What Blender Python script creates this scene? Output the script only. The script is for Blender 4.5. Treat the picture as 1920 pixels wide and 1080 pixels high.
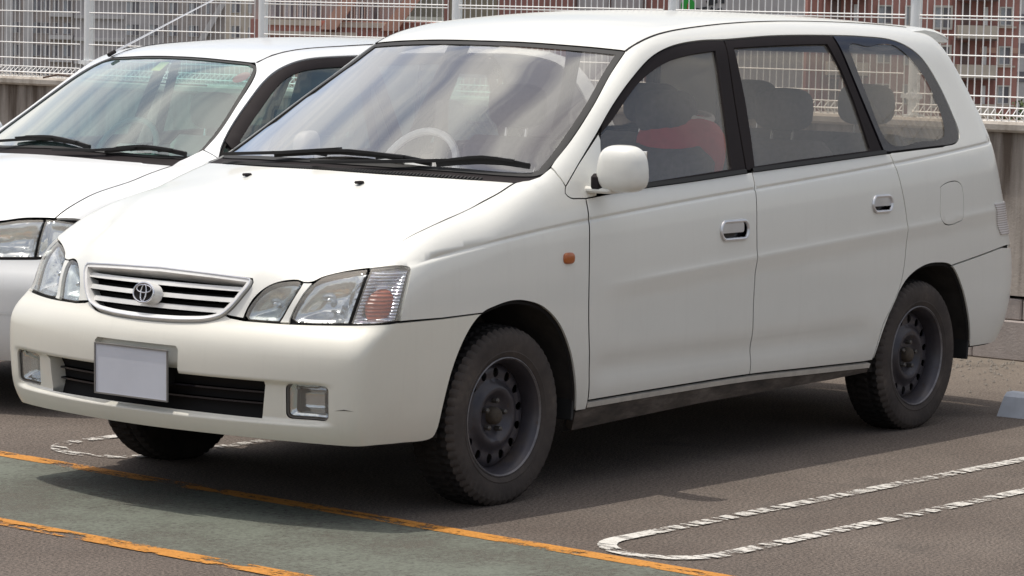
import bpy, bmesh, math, random
import numpy as np
from mathutils import Vector, Matrix
from mathutils.geometry import delaunay_2d_cdt
for o in list(bpy.data.objects): bpy.data.objects.remove(o)
scene=bpy.context.scene; col=scene.collection
rnd=random.Random(7)
R=math.radians
# ---------------------------------------------------------------- camera
cam_d=bpy.data.cameras.new('camera'); cam=bpy.data.objects.new('camera',cam_d); col.objects.link(cam)
_yaw,_pit,_rol=R(52.264),R(5.197),R(1.214)
_fw=Vector((math.cos(_pit)*math.sin(_yaw),math.cos(_pit)*math.cos(_yaw),-math.sin(_pit)))
_r=_fw.cross(Vector((0,0,1))).normalized(); _u=_r.cross(_fw)
_r2=math.cos(_rol)*_r+math.sin(_rol)*_u; _u2=-math.sin(_rol)*_r+math.cos(_rol)*_u
M=Matrix((_r2,_u2,-_fw)).transposed().to_4x4(); M.translation=Vector((-8.2168,-7.1961,1.6848)); cam.matrix_world=M
cam_d.sensor_width=36; cam_d.lens=36*5810.7/1920; cam_d.clip_start=.1; cam_d.clip_end=6000
scene.camera=cam
# ---------------------------------------------------------------- sky, clouds, sun
SUN=Vector((-.10,.25,1)).normalized(); EL=math.asin(SUN.z); AZ=math.atan2(SUN.x,SUN.y)
world=bpy.data.worlds.new('World'); scene.world=world; world.use_nodes=True
wn=world.node_tree.nodes; wl=world.node_tree.links; wn.clear()
w_out=wn.new('ShaderNodeOutputWorld'); w_bg=wn.new('ShaderNodeBackground'); w_sky=wn.new('ShaderNodeTexSky')
w_sky.sky_type='NISHITA'; w_sky.sun_disc=False; w_sky.sun_elevation=EL; w_sky.sun_rotation=AZ; w_sky.dust_density=3.5; w_sky.air_density=1.0; w_sky.ozone_density=.6
w_bg.inputs['Strength'].default_value=.11
# broken high cloud, the same all over the sky (it is what the windscreens mirror)
w_tc=wn.new('ShaderNodeTexCoord'); w_map=wn.new('ShaderNodeMapping'); w_map.inputs['Scale'].default_value=(1.2,4.6,3.0); w_map.inputs['Rotation'].default_value=(0,.35,.5)
w_no=wn.new('ShaderNodeTexNoise'); w_no.inputs['Scale'].default_value=1.5; w_no.inputs['Detail'].default_value=7; w_no.inputs['Roughness'].default_value=.55; w_no.inputs['Distortion'].default_value=.5
w_rp=wn.new('ShaderNodeValToRGB'); w_rp.color_ramp.elements[0].position=.40; w_rp.color_ramp.elements[1].position=.64
w_mx=wn.new('ShaderNodeMixRGB')
# thin cloud scatters forward: brighter towards the sun
w_dot=wn.new('ShaderNodeVectorMath'); w_dot.operation='DOT_PRODUCT'; w_dot.inputs[1].default_value=tuple(SUN); wl.new(w_tc.outputs['Generated'],w_dot.inputs[0])
w_pw=wn.new('ShaderNodeMath'); w_pw.operation='POWER'; w_pw.inputs[1].default_value=4; w_cl=wn.new('ShaderNodeMath'); w_cl.operation='MAXIMUM'; w_cl.inputs[1].default_value=0
wl.new(w_dot.outputs['Value'],w_cl.inputs[0]); wl.new(w_cl.outputs[0],w_pw.inputs[0])
w_ml=wn.new('ShaderNodeMath'); w_ml.operation='MULTIPLY_ADD'; w_ml.inputs[1].default_value=13; w_ml.inputs[2].default_value=6.2; wl.new(w_pw.outputs[0],w_ml.inputs[0])
w_tn=wn.new('ShaderNodeMixRGB'); w_tn.blend_type='MULTIPLY'; w_tn.inputs[0].default_value=1; w_tn.inputs[2].default_value=(1.03,1.0,.945,1); wl.new(w_ml.outputs[0],w_tn.inputs[1]); wl.new(w_tn.outputs[0],w_mx.inputs['Color2'])
wl.new(w_tc.outputs['Generated'],w_map.inputs['Vector']); wl.new(w_map.outputs[0],w_no.inputs['Vector']); wl.new(w_no.outputs['Fac'],w_rp.inputs['Fac'])
wl.new(w_rp.outputs['Color'],w_mx.inputs['Fac']); wl.new(w_sky.outputs[0],w_mx.inputs['Color1']); wl.new(w_mx.outputs[0],w_bg.inputs['Color']); wl.new(w_bg.outputs[0],w_out.inputs['Surface'])
sun_d=bpy.data.lights.new('sun','SUN'); sun_d.energy=2.0; sun_d.angle=R(.53); sun_d.color=(1,.945,.86)
sun=bpy.data.objects.new('sun',sun_d); col.objects.link(sun); sun.rotation_euler=SUN.to_track_quat('Z','Y').to_euler(); sun.location=(0,0,30)
scene.view_settings.view_transform='Standard'; scene.view_settings.look='None'; scene.view_settings.gamma=1; scene.view_settings.exposure=.3
scene.render.engine='CYCLES'; scene.cycles.max_bounces=10; scene.cycles.transparent_max_bounces=24; scene.cycles.glossy_bounces=5
def pch(xs,ys):
    xs=np.array(xs,float); ys=np.array(ys,float); h=np.diff(xs); d=np.diff(ys)/h
    m=np.zeros_like(ys)
    for i in range(1,len(xs)-1):
        if d[i-1]*d[i]>0:
            w1=2*h[i]+h[i-1]; w2=h[i]+2*h[i-1]; m[i]=(w1+w2)/(w1/d[i-1]+w2/d[i])
    m[0]=d[0]; m[-1]=d[-1]
    def f(x):
        x=np.asarray(x,float); i=np.clip(np.searchsorted(xs,x)-1,0,len(xs)-2)
        t=(x-xs[i])/h[i]
        o=(1+2*t)*(1-t)**2*ys[i]+t*(1-t)**2*h[i]*m[i]+t*t*(3-2*t)*ys[i+1]+t*t*(t-1)*h[i]*m[i+1]
        o=np.where(x<xs[0],ys[0]+(x-xs[0])*m[0],o)
        return np.where(x>xs[-1],ys[-1]+(x-xs[-1])*m[-1],o)
    return f
def crv(xs,ys):          # smooth cubic through points (C2 natural spline)
    xs=np.array(xs,float); ys=np.array(ys,float); n=len(xs); h=np.diff(xs)
    A=np.eye(n); b=np.zeros(n)
    for i in range(1,n-1):
        A[i,i-1:i+2]=h[i-1],2*(h[i-1]+h[i]),h[i]; b[i]=6*((ys[i+1]-ys[i])/h[i]-(ys[i]-ys[i-1])/h[i-1])
    M=np.linalg.solve(A,b)
    s0=(ys[1]-ys[0])/h[0]-h[0]*M[1]/6; s1=(ys[-1]-ys[-2])/h[-1]+h[-1]*M[-2]/6
    def f(x):
        x=np.asarray(x,float); i=np.clip(np.searchsorted(xs,x)-1,0,n-2)
        a=xs[i+1]-x; c=x-xs[i]; hh=h[i]
        o=(M[i]*a**3+M[i+1]*c**3)/(6*hh)+(ys[i]/hh-M[i]*hh/6)*a+(ys[i+1]/hh-M[i+1]*hh/6)*c
        o=np.where(x<xs[0],ys[0]+(x-xs[0])*s0,o)
        return np.where(x>xs[-1],ys[-1]+(x-xs[-1])*s1,o)
    return f
def sst(a,b,x):
    t=np.clip((x-a)/(b-a),0,1); return t*t*(3-2*t)
def smax(a,b,k):
    h=np.maximum(k-np.abs(a-b),0)/k
    return np.maximum(a,b)+h*h*h*k/6
class Van:
    XH=-.03
    zb=staticmethod(lambda x:1.022+.047*x)              # belt line (bottom of side glass)
    zc=staticmethod(crv([-.62,-.489,-.157,.134,.438,1.438,2.596,3.244,3.6],[.815,.842,.890,.922,.949,1.019,1.096,1.148,1.18]))
    W=staticmethod(crv([-1.0,-.6,-.3,0,.5,1.2,2.4,3.0,3.4,3.8],[.800,.829,.838,.843,.8465,.8475,.846,.838,.822,.80]))
    D=staticmethod(crv([-.90,-.78,-.68,-.56,-.44,-.32,-.22,-.12,-.05,0,.10,.25,.42,.52,.60],
                       [.085,.034,.013,.004,.001,.0,.002,.010,.024,.041,.077,.131,.192,.232,.275]))
    P=staticmethod(lambda y:.245*y**2+.06*np.abs(y)**6)
    Q=staticmethod(crv([.20,.26,.32,.40,.50,.56,.60,.63,.650,.67,.72,.785,.84,.92],[.10,.045,.012,.0,-.004,.0,.012,.034,.052,.060,.074,.097,.125,.20]))
    H0=staticmethod(crv([-.95,-.88,-.83,-.75,-.6,-.45,-.25,-.1,-.03],[.62,.735,.795,.851,.918,.968,1.032,1.078,1.098]))
    G0=staticmethod(crv([-.03,.05,.12,.3,.5,.7,.85,.95,1.1,1.3,1.6,2.0,2.4,2.8,3.1,3.4,3.6],[1.098,1.118,1.15,1.247,1.358,1.468,1.55,1.588,1.625,1.652,1.672,1.681,1.679,1.670,1.656,1.632,1.61]))
    R0=staticmethod(crv([.2,.3,.45,.6,.75,.9,1.05,1.2,1.4,1.6],[3.52,3.645,3.735,3.76,3.72,3.65,3.59,3.53,3.405,3.265]))
    def S(s,x,z):
        b=sst(.5,.85,z); v=z-(1.06*(1-b)+s.zb(x)*b)
        w=s.W(x)-s.D(v)
        # shoulder crease groove and soft character fold low on the doors
        w=w-.0060*np.exp(-((z-s.zc(x))/.0055)**2)*sst(-.60,-.50,x)*(1-sst(3.35,3.5,x))
        zf=.700+.056*(x-.45)                                     # character fold rising to the tail lamp
        w=w-.0075*sst(zf+.004,zf-.060,z)*sst(.40,.75,x)*sst(.40,.62,z)+.003*np.exp(-((z-zf-.012)/.014)**2)*sst(.42,.9,x)*(1-sst(3.3,3.5,x))
        w=w-.012*np.exp(-((z-.425)/.048)**2)*sst(.40,.58,x)*(1-sst(2.2,2.42,x))
        return w
    def dome(s,x,y):
        yc=.42+.25*sst(-.85,-.05,x)
        return -.044*sst(yc-.05,yc+.09,np.abs(y))*(1-sst(-.66,-.10,x))
    def T(s,x,y):
        a=np.abs(y)
        xs=x-.37*np.minimum(a,.8)**2*sst(-.7,-.1,x)*(1-sst(1.0,2.2,x))
        hood=s.H0(x-.10*a**2*(1-sst(-.6,-.2,x)) - .37*a**2*sst(-.45,-.05,x))-.03*a**2+s.dome(x,y)
        roof=s.G0(xs)-.075*a**2*sst(.9,1.5,x)-.02*a**2
        return np.where(xs<s.XH,hood,roof)
    def F(s,y,z): return -.93+s.P(y)*(1+.22*sst(.55,.70,z))+s.Q(z)+s.step*sst(.474,.452,z)*sst(.327,.346,z)*(1-sst(.655,.745,np.abs(y)))
    step=.022
    def R(s,y,z): 
        a=np.abs(y); return s.R0(z)-.12*a**2-.35*a**6
    def G(s,p):
        x,y,z=p[...,0],p[...,1],p[...,2]; a=np.abs(y)
        gs=(a-s.S(x,z))*.95
        gt=z-s.T(x,a)
        gt=gt*np.where(x>.95,1,np.where(x>-.05,.87,.93))
        gf=s.F(a,z)-x
        gr=(x-s.R(a,z))*.95
        kst=.17-.10*sst(-.3,.2,x)+.09*sst(.9,1.6,x)
        g=smax(gs,gt,kst)
        g=smax(g,gr,.16)
        g=smax(g,gf,.07+.04*sst(.6,.75,z))
        return g
    def N(s,p,e=1e-4):
        n=np.stack([(s.G(p+e*d)-s.G(p-e*d)) for d in np.eye(3)],-1)
        return n/np.linalg.norm(n,axis=-1,keepdims=True)
    def cast(s,o,d,t0,t1,n=40):
        "first crossing of the body surface along rays"
        o=np.broadcast_to(o,d.shape); t0=np.broadcast_to(np.asarray(t0,float),d.shape[:1]); t1=np.broadcast_to(np.asarray(t1,float),d.shape[:1])
        st=(t1-t0)/(n-1); gm=np.full(len(d),9.); a=t0.copy(); hit=np.zeros(len(d),bool)
        for k in range(n):
            t=t0+k*st; g=s.G(o+t[:,None]*d); gm=np.minimum(gm,g)
            new=(g<0)&~hit; a=np.where(new,t-st,a); hit|=new
        b=a+st; ga=s.G(o+a[:,None]*d); gb=s.G(o+b[:,None]*d)
        for _ in range(5):
            m=.5*(a+b); g=s.G(o+m[:,None]*d); neg=g<0; b=np.where(neg,m,b); gb=np.where(neg,g,gb); a=np.where(neg,a,m); ga=np.where(neg,ga,g)
        m=a+(b-a)*np.clip(ga/(ga-gb+1e-15),0,1)
        return o+m[:,None]*d,hit,gm
CS,SN=np.cos(np.radians(35)),np.sin(np.radians(35))
class Side:      # seen obliquely from outside and above: uv = (x, w)
    def uv(s,P): return np.stack([P[...,0],P[...,1]*SN+P[...,2]*CS],-1)
    def pts(s,B,uv):
        o=np.stack([uv[:,0],uv[:,1]*SN,uv[:,1]*CS],-1); d=np.broadcast_to([0,CS,-SN],o.shape)
        return B.cast(o,d,(-.93-o[:,1])/CS,(-.30-o[:,1])/CS,26)[0]
class Top:       # plan view: uv = (x, y)
    def uv(s,P): return P[...,:2]
    def pts(s,B,uv):
        o=np.stack([uv[:,0],uv[:,1],0*uv[:,0]+1.75],-1); d=np.broadcast_to([0,0,-1.],o.shape)
        return B.cast(o,d,0,1.1,34)[0]
class Nose:      # wrapped over a cross axis: uv = (.8*phi, y)
    ax,az=.20,.45
    def uv(s,P): return np.stack([.8*np.arctan2(P[...,2]-s.az,s.ax-P[...,0]),P[...,1]],-1)
    def pts(s,B,uv):
        f=uv[:,0]/.8; d=np.stack([np.cos(f),0*f,-np.sin(f)],-1); a=np.stack([0*f+s.ax,uv[:,1],0*f+s.az],-1)
        return B.cast(a-1.4*d,d,0,1.1,34)[0]
class Front:     # wrapped round a vertical axis ahead of the cabin: uv = (1.4*theta, z)
    xa,sg=.70,1
    def uv(s,P): return np.stack([1.4*np.arctan2(-P[...,1],s.sg*(s.xa-P[...,0])),P[...,2]],-1)
    def pts(s,B,uv):
        f=uv[:,0]/1.4; d=np.stack([s.sg*np.cos(f),np.sin(f),0*f],-1); a=np.stack([0*f+s.xa,0*f,uv[:,1]],-1)
        return B.cast(a-1.9*d,d,0,1.4,40)[0]
class Tail(Front):   # the same round the back
    xa,sg=2.55,-1
class Rear:      # seen from straight behind: uv = (y, z)
    def uv(s,P): return P[...,1:]
    def pts(s,B,uv):
        o=np.stack([0*uv[:,0]+4.0,uv[:,0],uv[:,1]],-1); d=np.broadcast_to([-1.,0,0],o.shape)
        return B.cast(o,d,0,1.4,40)[0]
class Wagon(Van):
    zb=staticmethod(lambda x:.955+.03*x)
    W=staticmethod(crv([-1.0,-.6,-.3,0,.5,1.2,2.4,3.0,3.4],[.79,.82,.832,.838,.842,.8425,.84,.83,.81]))
    D=staticmethod(crv([-.85,-.74,-.64,-.52,-.42,-.32,-.22,-.12,-.05,0,.10,.25,.42,.52,.60],[.085,.034,.013,.004,.001,.0,.002,.012,.030,.048,.088,.148,.218,.262,.31]))
    Q=staticmethod(crv([.16,.22,.28,.36,.46,.53,.57,.60,.63,.70,.75,.80,.88],[.09,.04,.012,.0,.0,.006,.018,.034,.045,.062,.085,.115,.18]))
    H0=staticmethod(crv([-.95,-.88,-.83,-.75,-.6,-.45,-.25,-.1,.0],[.56,.67,.725,.775,.84,.885,.938,.973,.993]))
    G0=staticmethod(crv([.0,.08,.15,.35,.5,.65,.75,.85,1.0,1.25,1.6,2.0,2.4,2.8,3.1,3.4],[.993,1.015,1.052,1.17,1.262,1.350,1.400,1.436,1.468,1.496,1.514,1.518,1.512,1.496,1.475,1.44]))
    R0=staticmethod(crv([.2,.3,.45,.6,.75,.9,1.05,1.2,1.4,1.6],[3.42,3.47,3.50,3.51,3.49,3.45,3.38,3.30,3.16,3.02]))
    XH=.0
    def dome(s,x,y): return 0*x
    def S(s,x,z):
        b=sst(.5,.80,z); v=z-(.975*(1-b)+s.zb(x)*b); return s.W(x)-s.D(v)
    def F(s,y,z): return -.88+s.P(y)*(1.15+.2*sst(.5,.66,z))+s.Q(z)
UV=dict(
    hood_edge=[(0.355,-0.721),(0.422,-0.719),(0.512,-0.726),(0.603,-0.735),(0.753,-0.730),(0.940,-0.723),(1.074,-0.725),(1.177,-0.717),(1.205,-0.716)],
    hood_lamp=[(0.355,-0.721),(0.324,-0.647),(0.295,-0.592),(0.279,-0.574),(0.273,-0.541),(0.277,-0.520),(0.261,-0.463),(0.240,-0.430),(0.208,-0.401),(0.170,-0.384),(0.158,-0.382)],
    grille=[(0.031,0.790),(0.203,0.786),(0.332,0.783),(0.351,0.776),(0.327,0.725),(0.298,0.682),(0.267,0.655),(0.229,0.639),(0.158,0.630),(0.060,0.628)],
    lens1=[(0.342,0.664),(0.347,0.687),(0.362,0.716),(0.380,0.743),(0.401,0.766),(0.427,0.778),(0.463,0.785),(0.494,0.787),(0.507,0.780),(0.501,0.762),(0.484,0.720),(0.465,0.672),(0.455,0.653),(0.396,0.651),(0.357,0.651)],
    lens2=[(0.541,0.781),(0.562,0.800),(0.590,0.812),(0.632,0.822),(0.706,0.833),(0.690,0.755),(0.667,0.658),(0.567,0.653),(0.506,0.654),(0.491,0.664),(0.497,0.693),(0.518,0.744)],
    lens3=[(0.706,0.833),(0.752,0.839),(0.823,0.840),(0.831,0.833),(0.818,0.739),(0.806,0.663),(0.741,0.658),(0.667,0.655),(0.690,0.755)],
    fender_lamp=[(-0.608,0.268),(-0.574,0.252),(-0.507,0.227),(-0.503,0.217),(-0.553,0.131),(-0.578,0.067)],
    fender_hood=[(-0.607,0.269),(-0.532,0.305),(-0.432,0.338),(-0.335,0.358),(-0.189,0.388),(-0.039,0.422),(0.060,0.446),(0.137,0.470),(0.159,0.476),(0.194,0.464),(0.254,0.472),(0.320,0.498)],
    pillar_seam=[(0.324,0.503),(0.326,0.466),(0.350,0.419)],
    sail=[(0.609,0.595),(0.451,0.493),(0.344,0.419),(0.335,0.397),(0.357,0.380),(0.441,0.376),(0.541,0.380)],
    cutA=[(0.440,0.374),(0.436,0.306),(0.426,0.193),(0.430,0.009),(0.467,-0.214)],
    sill=[(0.467,-0.214),(0.945,-0.210),(1.485,-0.208),(1.918,-0.214),(2.366,-0.220)],
    cutB=[(1.488,0.426),(1.484,0.353),(1.476,0.231),(1.481,0.116),(1.477,-0.047),(1.485,-0.208)],
    cutC=[(2.482,0.463),(2.530,0.337),(2.569,0.227),(2.584,0.159),(2.555,0.020),(2.479,-0.064),(2.423,-0.113),(2.376,-0.218)],
    archF=[(-0.342,-0.222),(-0.336,-0.169),(-0.302,-0.075),(-0.228,0.020),(-0.161,0.062),(-0.091,0.077),(-0.006,0.086),(0.067,0.082),(0.171,0.058),(0.265,0.004),(0.333,-0.075),(0.377,-0.165),(0.406,-0.236)],
    archR=[(2.385,-0.218),(2.426,-0.134),(2.499,-0.051),(2.597,0.027),(2.722,0.066),(2.853,0.074),(2.978,0.057),(3.070,-0.018),(3.129,-0.110),(3.188,-0.214)],
    belt=[(0.441,0.377),(0.759,0.397),(1.102,0.410),(1.489,0.428),(1.934,0.445),(2.451,0.466),(2.908,0.482)],
    wintop=[(0.598,0.594),(0.733,0.690),(0.894,0.788),(1.048,0.865),(1.194,0.906),(1.404,0.931),(1.553,0.934),(1.904,0.948),(2.316,0.949),(2.549,0.944),(2.766,0.926),(2.864,0.894),(2.943,0.843),(3.017,0.736),(3.063,0.611),(3.076,0.528),(3.042,0.500),(2.908,0.482)],
    g1=[(0.573,0.557),(0.709,0.638),(0.951,0.782),(1.138,0.846),(1.314,0.873),(1.477,0.891),(1.422,0.674),(1.363,0.435),(0.772,0.406),(0.478,0.393)],
    g2=[(1.597,0.899),(2.015,0.909),(2.255,0.912),(2.313,0.805),(2.356,0.687),(2.332,0.570),(2.306,0.470),(1.826,0.451),(1.512,0.436),(1.542,0.570),(1.572,0.701)],
    g3=[(2.407,0.898),(2.549,0.887),(2.740,0.894),(2.852,0.819),(2.912,0.745),(2.941,0.663),(2.947,0.554),(2.899,0.523),(2.535,0.511),(2.494,0.533),(2.448,0.696)],
    split=[(1.554,0.932),(1.498,0.672),(1.456,0.432)],
    split2=[(2.320,0.945),(2.380,0.718),(2.445,0.470)],
    ditch=[(0.957,0.913),(1.038,0.940),(1.192,0.974),(1.438,1.013),(1.711,1.029),(2.011,1.048),(2.335,1.070)],
    ditchT=[(0.957,-0.593),(1.038,-0.591),(1.192,-0.580),(1.438,-0.550),(1.711,-0.545),(2.011,-0.529),(2.335,-0.498)],
    ws_edge=[(0.861,-0.071),(0.893,-0.345),(0.932,-0.510),(0.955,-0.585),(0.836,-0.620),(0.651,-0.675),(0.475,-0.715),(0.356,-0.737),(0.264,-0.750),(0.179,-0.747)],
    ws_edgeS=[(0.955,0.919),(0.836,0.837),(0.651,0.707),(0.475,0.592),(0.356,0.522),(0.264,0.475),(0.179,0.461)],
    hood_rear=[(0.159,-0.716),(0.091,-0.572),(0.035,-0.428),(-0.007,-0.271),(-0.022,-0.088)],
    bump_top=[(0.063,0.624),(0.294,0.658),(0.344,0.652),(0.506,0.650),(0.669,0.655),(0.807,0.661),(0.931,0.661),(1.083,0.664)],
    bump_bot=[(-0.460,0.297),(-0.218,0.291),(0.062,0.283),(0.278,0.284),(0.525,0.280),(0.741,0.278),(0.887,0.253),(0.923,0.295)],
    lowgr=[(0.148,0.466),(0.167,0.459),(0.277,0.466),(0.427,0.463),(0.419,0.345),(0.274,0.346),(0.085,0.349),(-0.155,0.351),(-0.356,0.346),(-0.378,0.455),(-0.172,0.450)],
    fog=[(0.500,0.458),(0.604,0.462),(0.620,0.447),(0.623,0.364),(0.499,0.350)],
    fogfar=[(-0.570,0.457),(-0.445,0.458),(-0.421,0.362),(-0.556,0.366)],
    plate=[(0.137,0.536),(0.136,0.375),(-0.163,0.372),(-0.160,0.536)],
    platerec=[(-0.180,0.553),(0.151,0.554),(0.153,0.458),(-0.177,0.450)],
    marker=[(0.306,0.192)],
    h1=[(1.230,0.269),(1.423,0.261),(1.422,0.199),(1.227,0.207)],
    h2=[(2.298,0.314),(2.461,0.309),(2.459,0.252),(2.296,0.257)],
    fuel=[(2.842,0.329),(2.896,0.343),(3.001,0.343),(3.027,0.326),(3.032,0.213),(2.995,0.203),(2.881,0.199),(2.847,0.216)],
    rbump=[(2.977,0.063),(3.226,0.091),(3.425,0.116)],
    rlamp=[(3.306,0.256),(3.385,0.267),(3.446,0.164),(3.363,0.205)],
    crease_dome=[(0.231,-0.401),(0.308,-0.451),(0.402,-0.500),(0.534,-0.566)],
    sail_rear=[(0.609,0.595),(0.612,0.574),(0.592,0.522),(0.557,0.448),(0.504,0.382)],
    scratch=[(0.624,0.387),(0.687,0.389)],
    ditch_s=[(0.957,0.914),(1.040,0.940),(1.200,0.976),(1.450,1.009),(1.750,1.031),(2.100,1.044),(2.600,1.048),(3.000,1.041),(3.200,1.012),(3.340,0.887)],
    rear_s=[(3.248,0.991),(3.314,0.855),(3.397,0.698),(3.458,0.549),(3.501,0.412),(3.540,0.327),(3.584,0.242),(3.617,0.173)],)
# ---------------------------------------------------------------- materials
MATS={}
def nt(name):
    m=bpy.data.materials.new(name); m.use_nodes=True; t=m.node_tree; t.nodes.clear()
    o=t.nodes.new('ShaderNodeOutputMaterial'); return m,t,o
def L(t,a,b): t.links.new(a,b)
def noise(t,scale,detail=4,rough=.55,vec=None,dist=0.):
    n=t.nodes.new('ShaderNodeTexNoise'); n.inputs['Scale'].default_value=scale; n.inputs['Detail'].default_value=detail; n.inputs['Roughness'].default_value=rough; n.inputs['Distortion'].default_value=dist
    if vec is not None: L(t,vec,n.inputs['Vector'])
    return n
def ramp(t,fac,stops):
    r=t.nodes.new('ShaderNodeValToRGB'); e=r.color_ramp.elements
    while len(e)<len(stops): e.new(.5)
    for k,(p,c) in enumerate(stops):
        e[k].position=p; e[k].color=c if len(c)==4 else (*c,1)
    L(t,fac,r.inputs['Fac']); return r
def mixc(t,fac,a,b,mode='MIX'):
    m=t.nodes.new('ShaderNodeMixRGB'); m.blend_type=mode
    for v,i in ((fac,0),(a,1),(b,2)):
        if hasattr(v,'links'): L(t,v,m.inputs[i])
        else: m.inputs[i].default_value=v if i==0 else ((*v,1) if len(v)==3 else v)
    return m.outputs[0]
def math_(t,op,a,b=0.,clamp=False):
    m=t.nodes.new('ShaderNodeMath'); m.operation=op; m.use_clamp=clamp
    for v,i in ((a,0),(b,1)):
        if hasattr(v,'links'): L(t,v,m.inputs[i])
        else: m.inputs[i].default_value=v
    return m.outputs[0]
def coord(t,kind='Object',scale=(1,1,1),rot=(0,0,0)):
    c=t.nodes.new('ShaderNodeTexCoord'); m=t.nodes.new('ShaderNodeMapping'); m.inputs['Scale'].default_value=scale; m.inputs['Rotation'].default_value=rot
    L(t,c.outputs[kind],m.inputs['Vector']); return m.outputs[0]
def geo_pos(t,scale=(1,1,1)):
    c=t.nodes.new('ShaderNodeNewGeometry'); m=t.nodes.new('ShaderNodeMapping'); m.inputs['Scale'].default_value=scale; L(t,c.outputs['Position'],m.inputs['Vector']); return m.outputs[0]
def bump(t,h,strength=.3,dist=.01):
    b=t.nodes.new('ShaderNodeBump'); b.inputs['Strength'].default_value=strength; b.inputs['Distance'].default_value=dist; L(t,h,b.inputs['Height']); return b.outputs[0]
def prin(t,o,color,rough=.5,metal=0,coat=0,normal=None,spec=.5):
    p=t.nodes.new('ShaderNodeBsdfPrincipled')
    if hasattr(color,'links'): L(t,color,p.inputs['Base Color'])
    else: p.inputs['Base Color'].default_value=(*color,1)
    if hasattr(rough,'links'): L(t,rough,p.inputs['Roughness'])
    else: p.inputs['Roughness'].default_value=rough
    p.inputs['Metallic'].default_value=metal; p.inputs['Coat Weight'].default_value=coat; p.inputs['Coat Roughness'].default_value=.03
    p.inputs['Specular IOR Level'].default_value=spec
    if normal is not None: L(t,normal,p.inputs['Normal'])
    if o: L(t,p.outputs[0],o.inputs['Surface'])
    return p
def plain(name,color,rough=.5,metal=0,coat=0,var=.10,scale=9,spec=.5):
    "a colour with slight unevenness in tone and gloss"
    m,t,o=nt(name); v=coord(t); n=noise(t,scale,4,.6,v)
    lo=tuple(c*(1-var) for c in color); hi=tuple(min(1,c*(1+var)) for c in color)
    c=ramp(t,n.outputs['Fac'],[(.3,lo),(.7,hi)]).outputs[0]
    r=math_(t,'MULTIPLY_ADD',n.outputs['Fac'],.12); r.node.inputs[2].default_value=rough-.06
    prin(t,o,c,r,metal,coat,spec=spec); MATS[name]=m; return m
def glass(name,tint,refl=1.0,ior=1.5,dirt_haze=.03,k=1.2,film=(.64,.60,.53)):
    m,t,o=nt(name); tr=t.nodes.new('ShaderNodeBsdfTransparent'); tr.inputs[0].default_value=(*tint,1)
    gl=t.nodes.new('ShaderNodeBsdfGlossy'); gl.inputs['Roughness'].default_value=.012; gl.inputs['Color'].default_value=(refl,refl,refl,1)
    ge=t.nodes.new('ShaderNodeNewGeometry'); dt=t.nodes.new('ShaderNodeVectorMath'); dt.operation='DOT_PRODUCT'; L(t,ge.outputs['Incoming'],dt.inputs[0]); L(t,ge.outputs['Normal'],dt.inputs[1])
    c1=math_(t,'SUBTRACT',1.,math_(t,'ABSOLUTE',dt.outputs['Value']),True); c5=math_(t,'POWER',c1,5.)      # Schlick, the same from both sides of the sheet
    f2=math_(t,'MULTIPLY',math_(t,'MULTIPLY_ADD',c5,.96),k,True); f2.node.inputs[0].links[0].from_node.inputs[2].default_value=.04
    mx=t.nodes.new('ShaderNodeMixShader'); L(t,f2,mx.inputs[0]); L(t,tr.outputs[0],mx.inputs[1]); L(t,gl.outputs[0],mx.inputs[2])
    df=t.nodes.new('ShaderNodeBsdfDiffuse'); df.inputs[0].default_value=(*film,1)
    n=noise(t,1.3,2,.5,coord(t,scale=(1,1,1)))
    d=math_(t,'MULTIPLY',n.outputs['Fac'],dirt_haze*2)  # thin dirt plus a painted pale haze for reflections on panes and lenses
    m2=t.nodes.new('ShaderNodeMixShader'); L(t,d,m2.inputs[0]); L(t,mx.outputs[0],m2.inputs[1]); L(t,df.outputs[0],m2.inputs[2])
    L(t,m2.outputs[0],o.inputs['Surface']); MATS[name]=m; return m
# ---------------------------------------------------------------- objects
def link(o,parent=None):
    col.objects.link(o)
    if parent is not None: o.parent=parent
    return o
def tag(o,label=None,cat=None,group=None,kind=None):
    if label: o['label']=label
    if cat: o['category']=cat
    if group: o['group']=group
    if kind: o['kind']=kind
    return o
def empty(name,loc=(0,0,0),rz=0): 
    o=bpy.data.objects.new(name,None); o.location=loc; o.rotation_euler=(0,0,rz); o.empty_display_size=.2; return link(o)
def mesh_ob(name,verts,faces,mats,parent=None,fm=None,normals=None,smooth=False,loc=None):
    me=bpy.data.meshes.new(name); me.from_pydata([tuple(map(float,v)) for v in verts],[],[tuple(map(int,f)) for f in faces])
    if not isinstance(mats,(list,tuple)): mats=[mats]
    for m in mats: me.materials.append(MATS[m])
    if fm is not None: me.polygons.foreach_set('material_index',list(fm))
    if smooth or normals is not None: me.polygons.foreach_set('use_smooth',[True]*len(me.polygons))
    if normals is not None: me.normals_split_custom_set_from_vertices([tuple(map(float,n)) for n in normals])
    me.update(); o=bpy.data.objects.new(name,me)
    if loc is not None: o.location=loc
    return link(o,parent)
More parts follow.
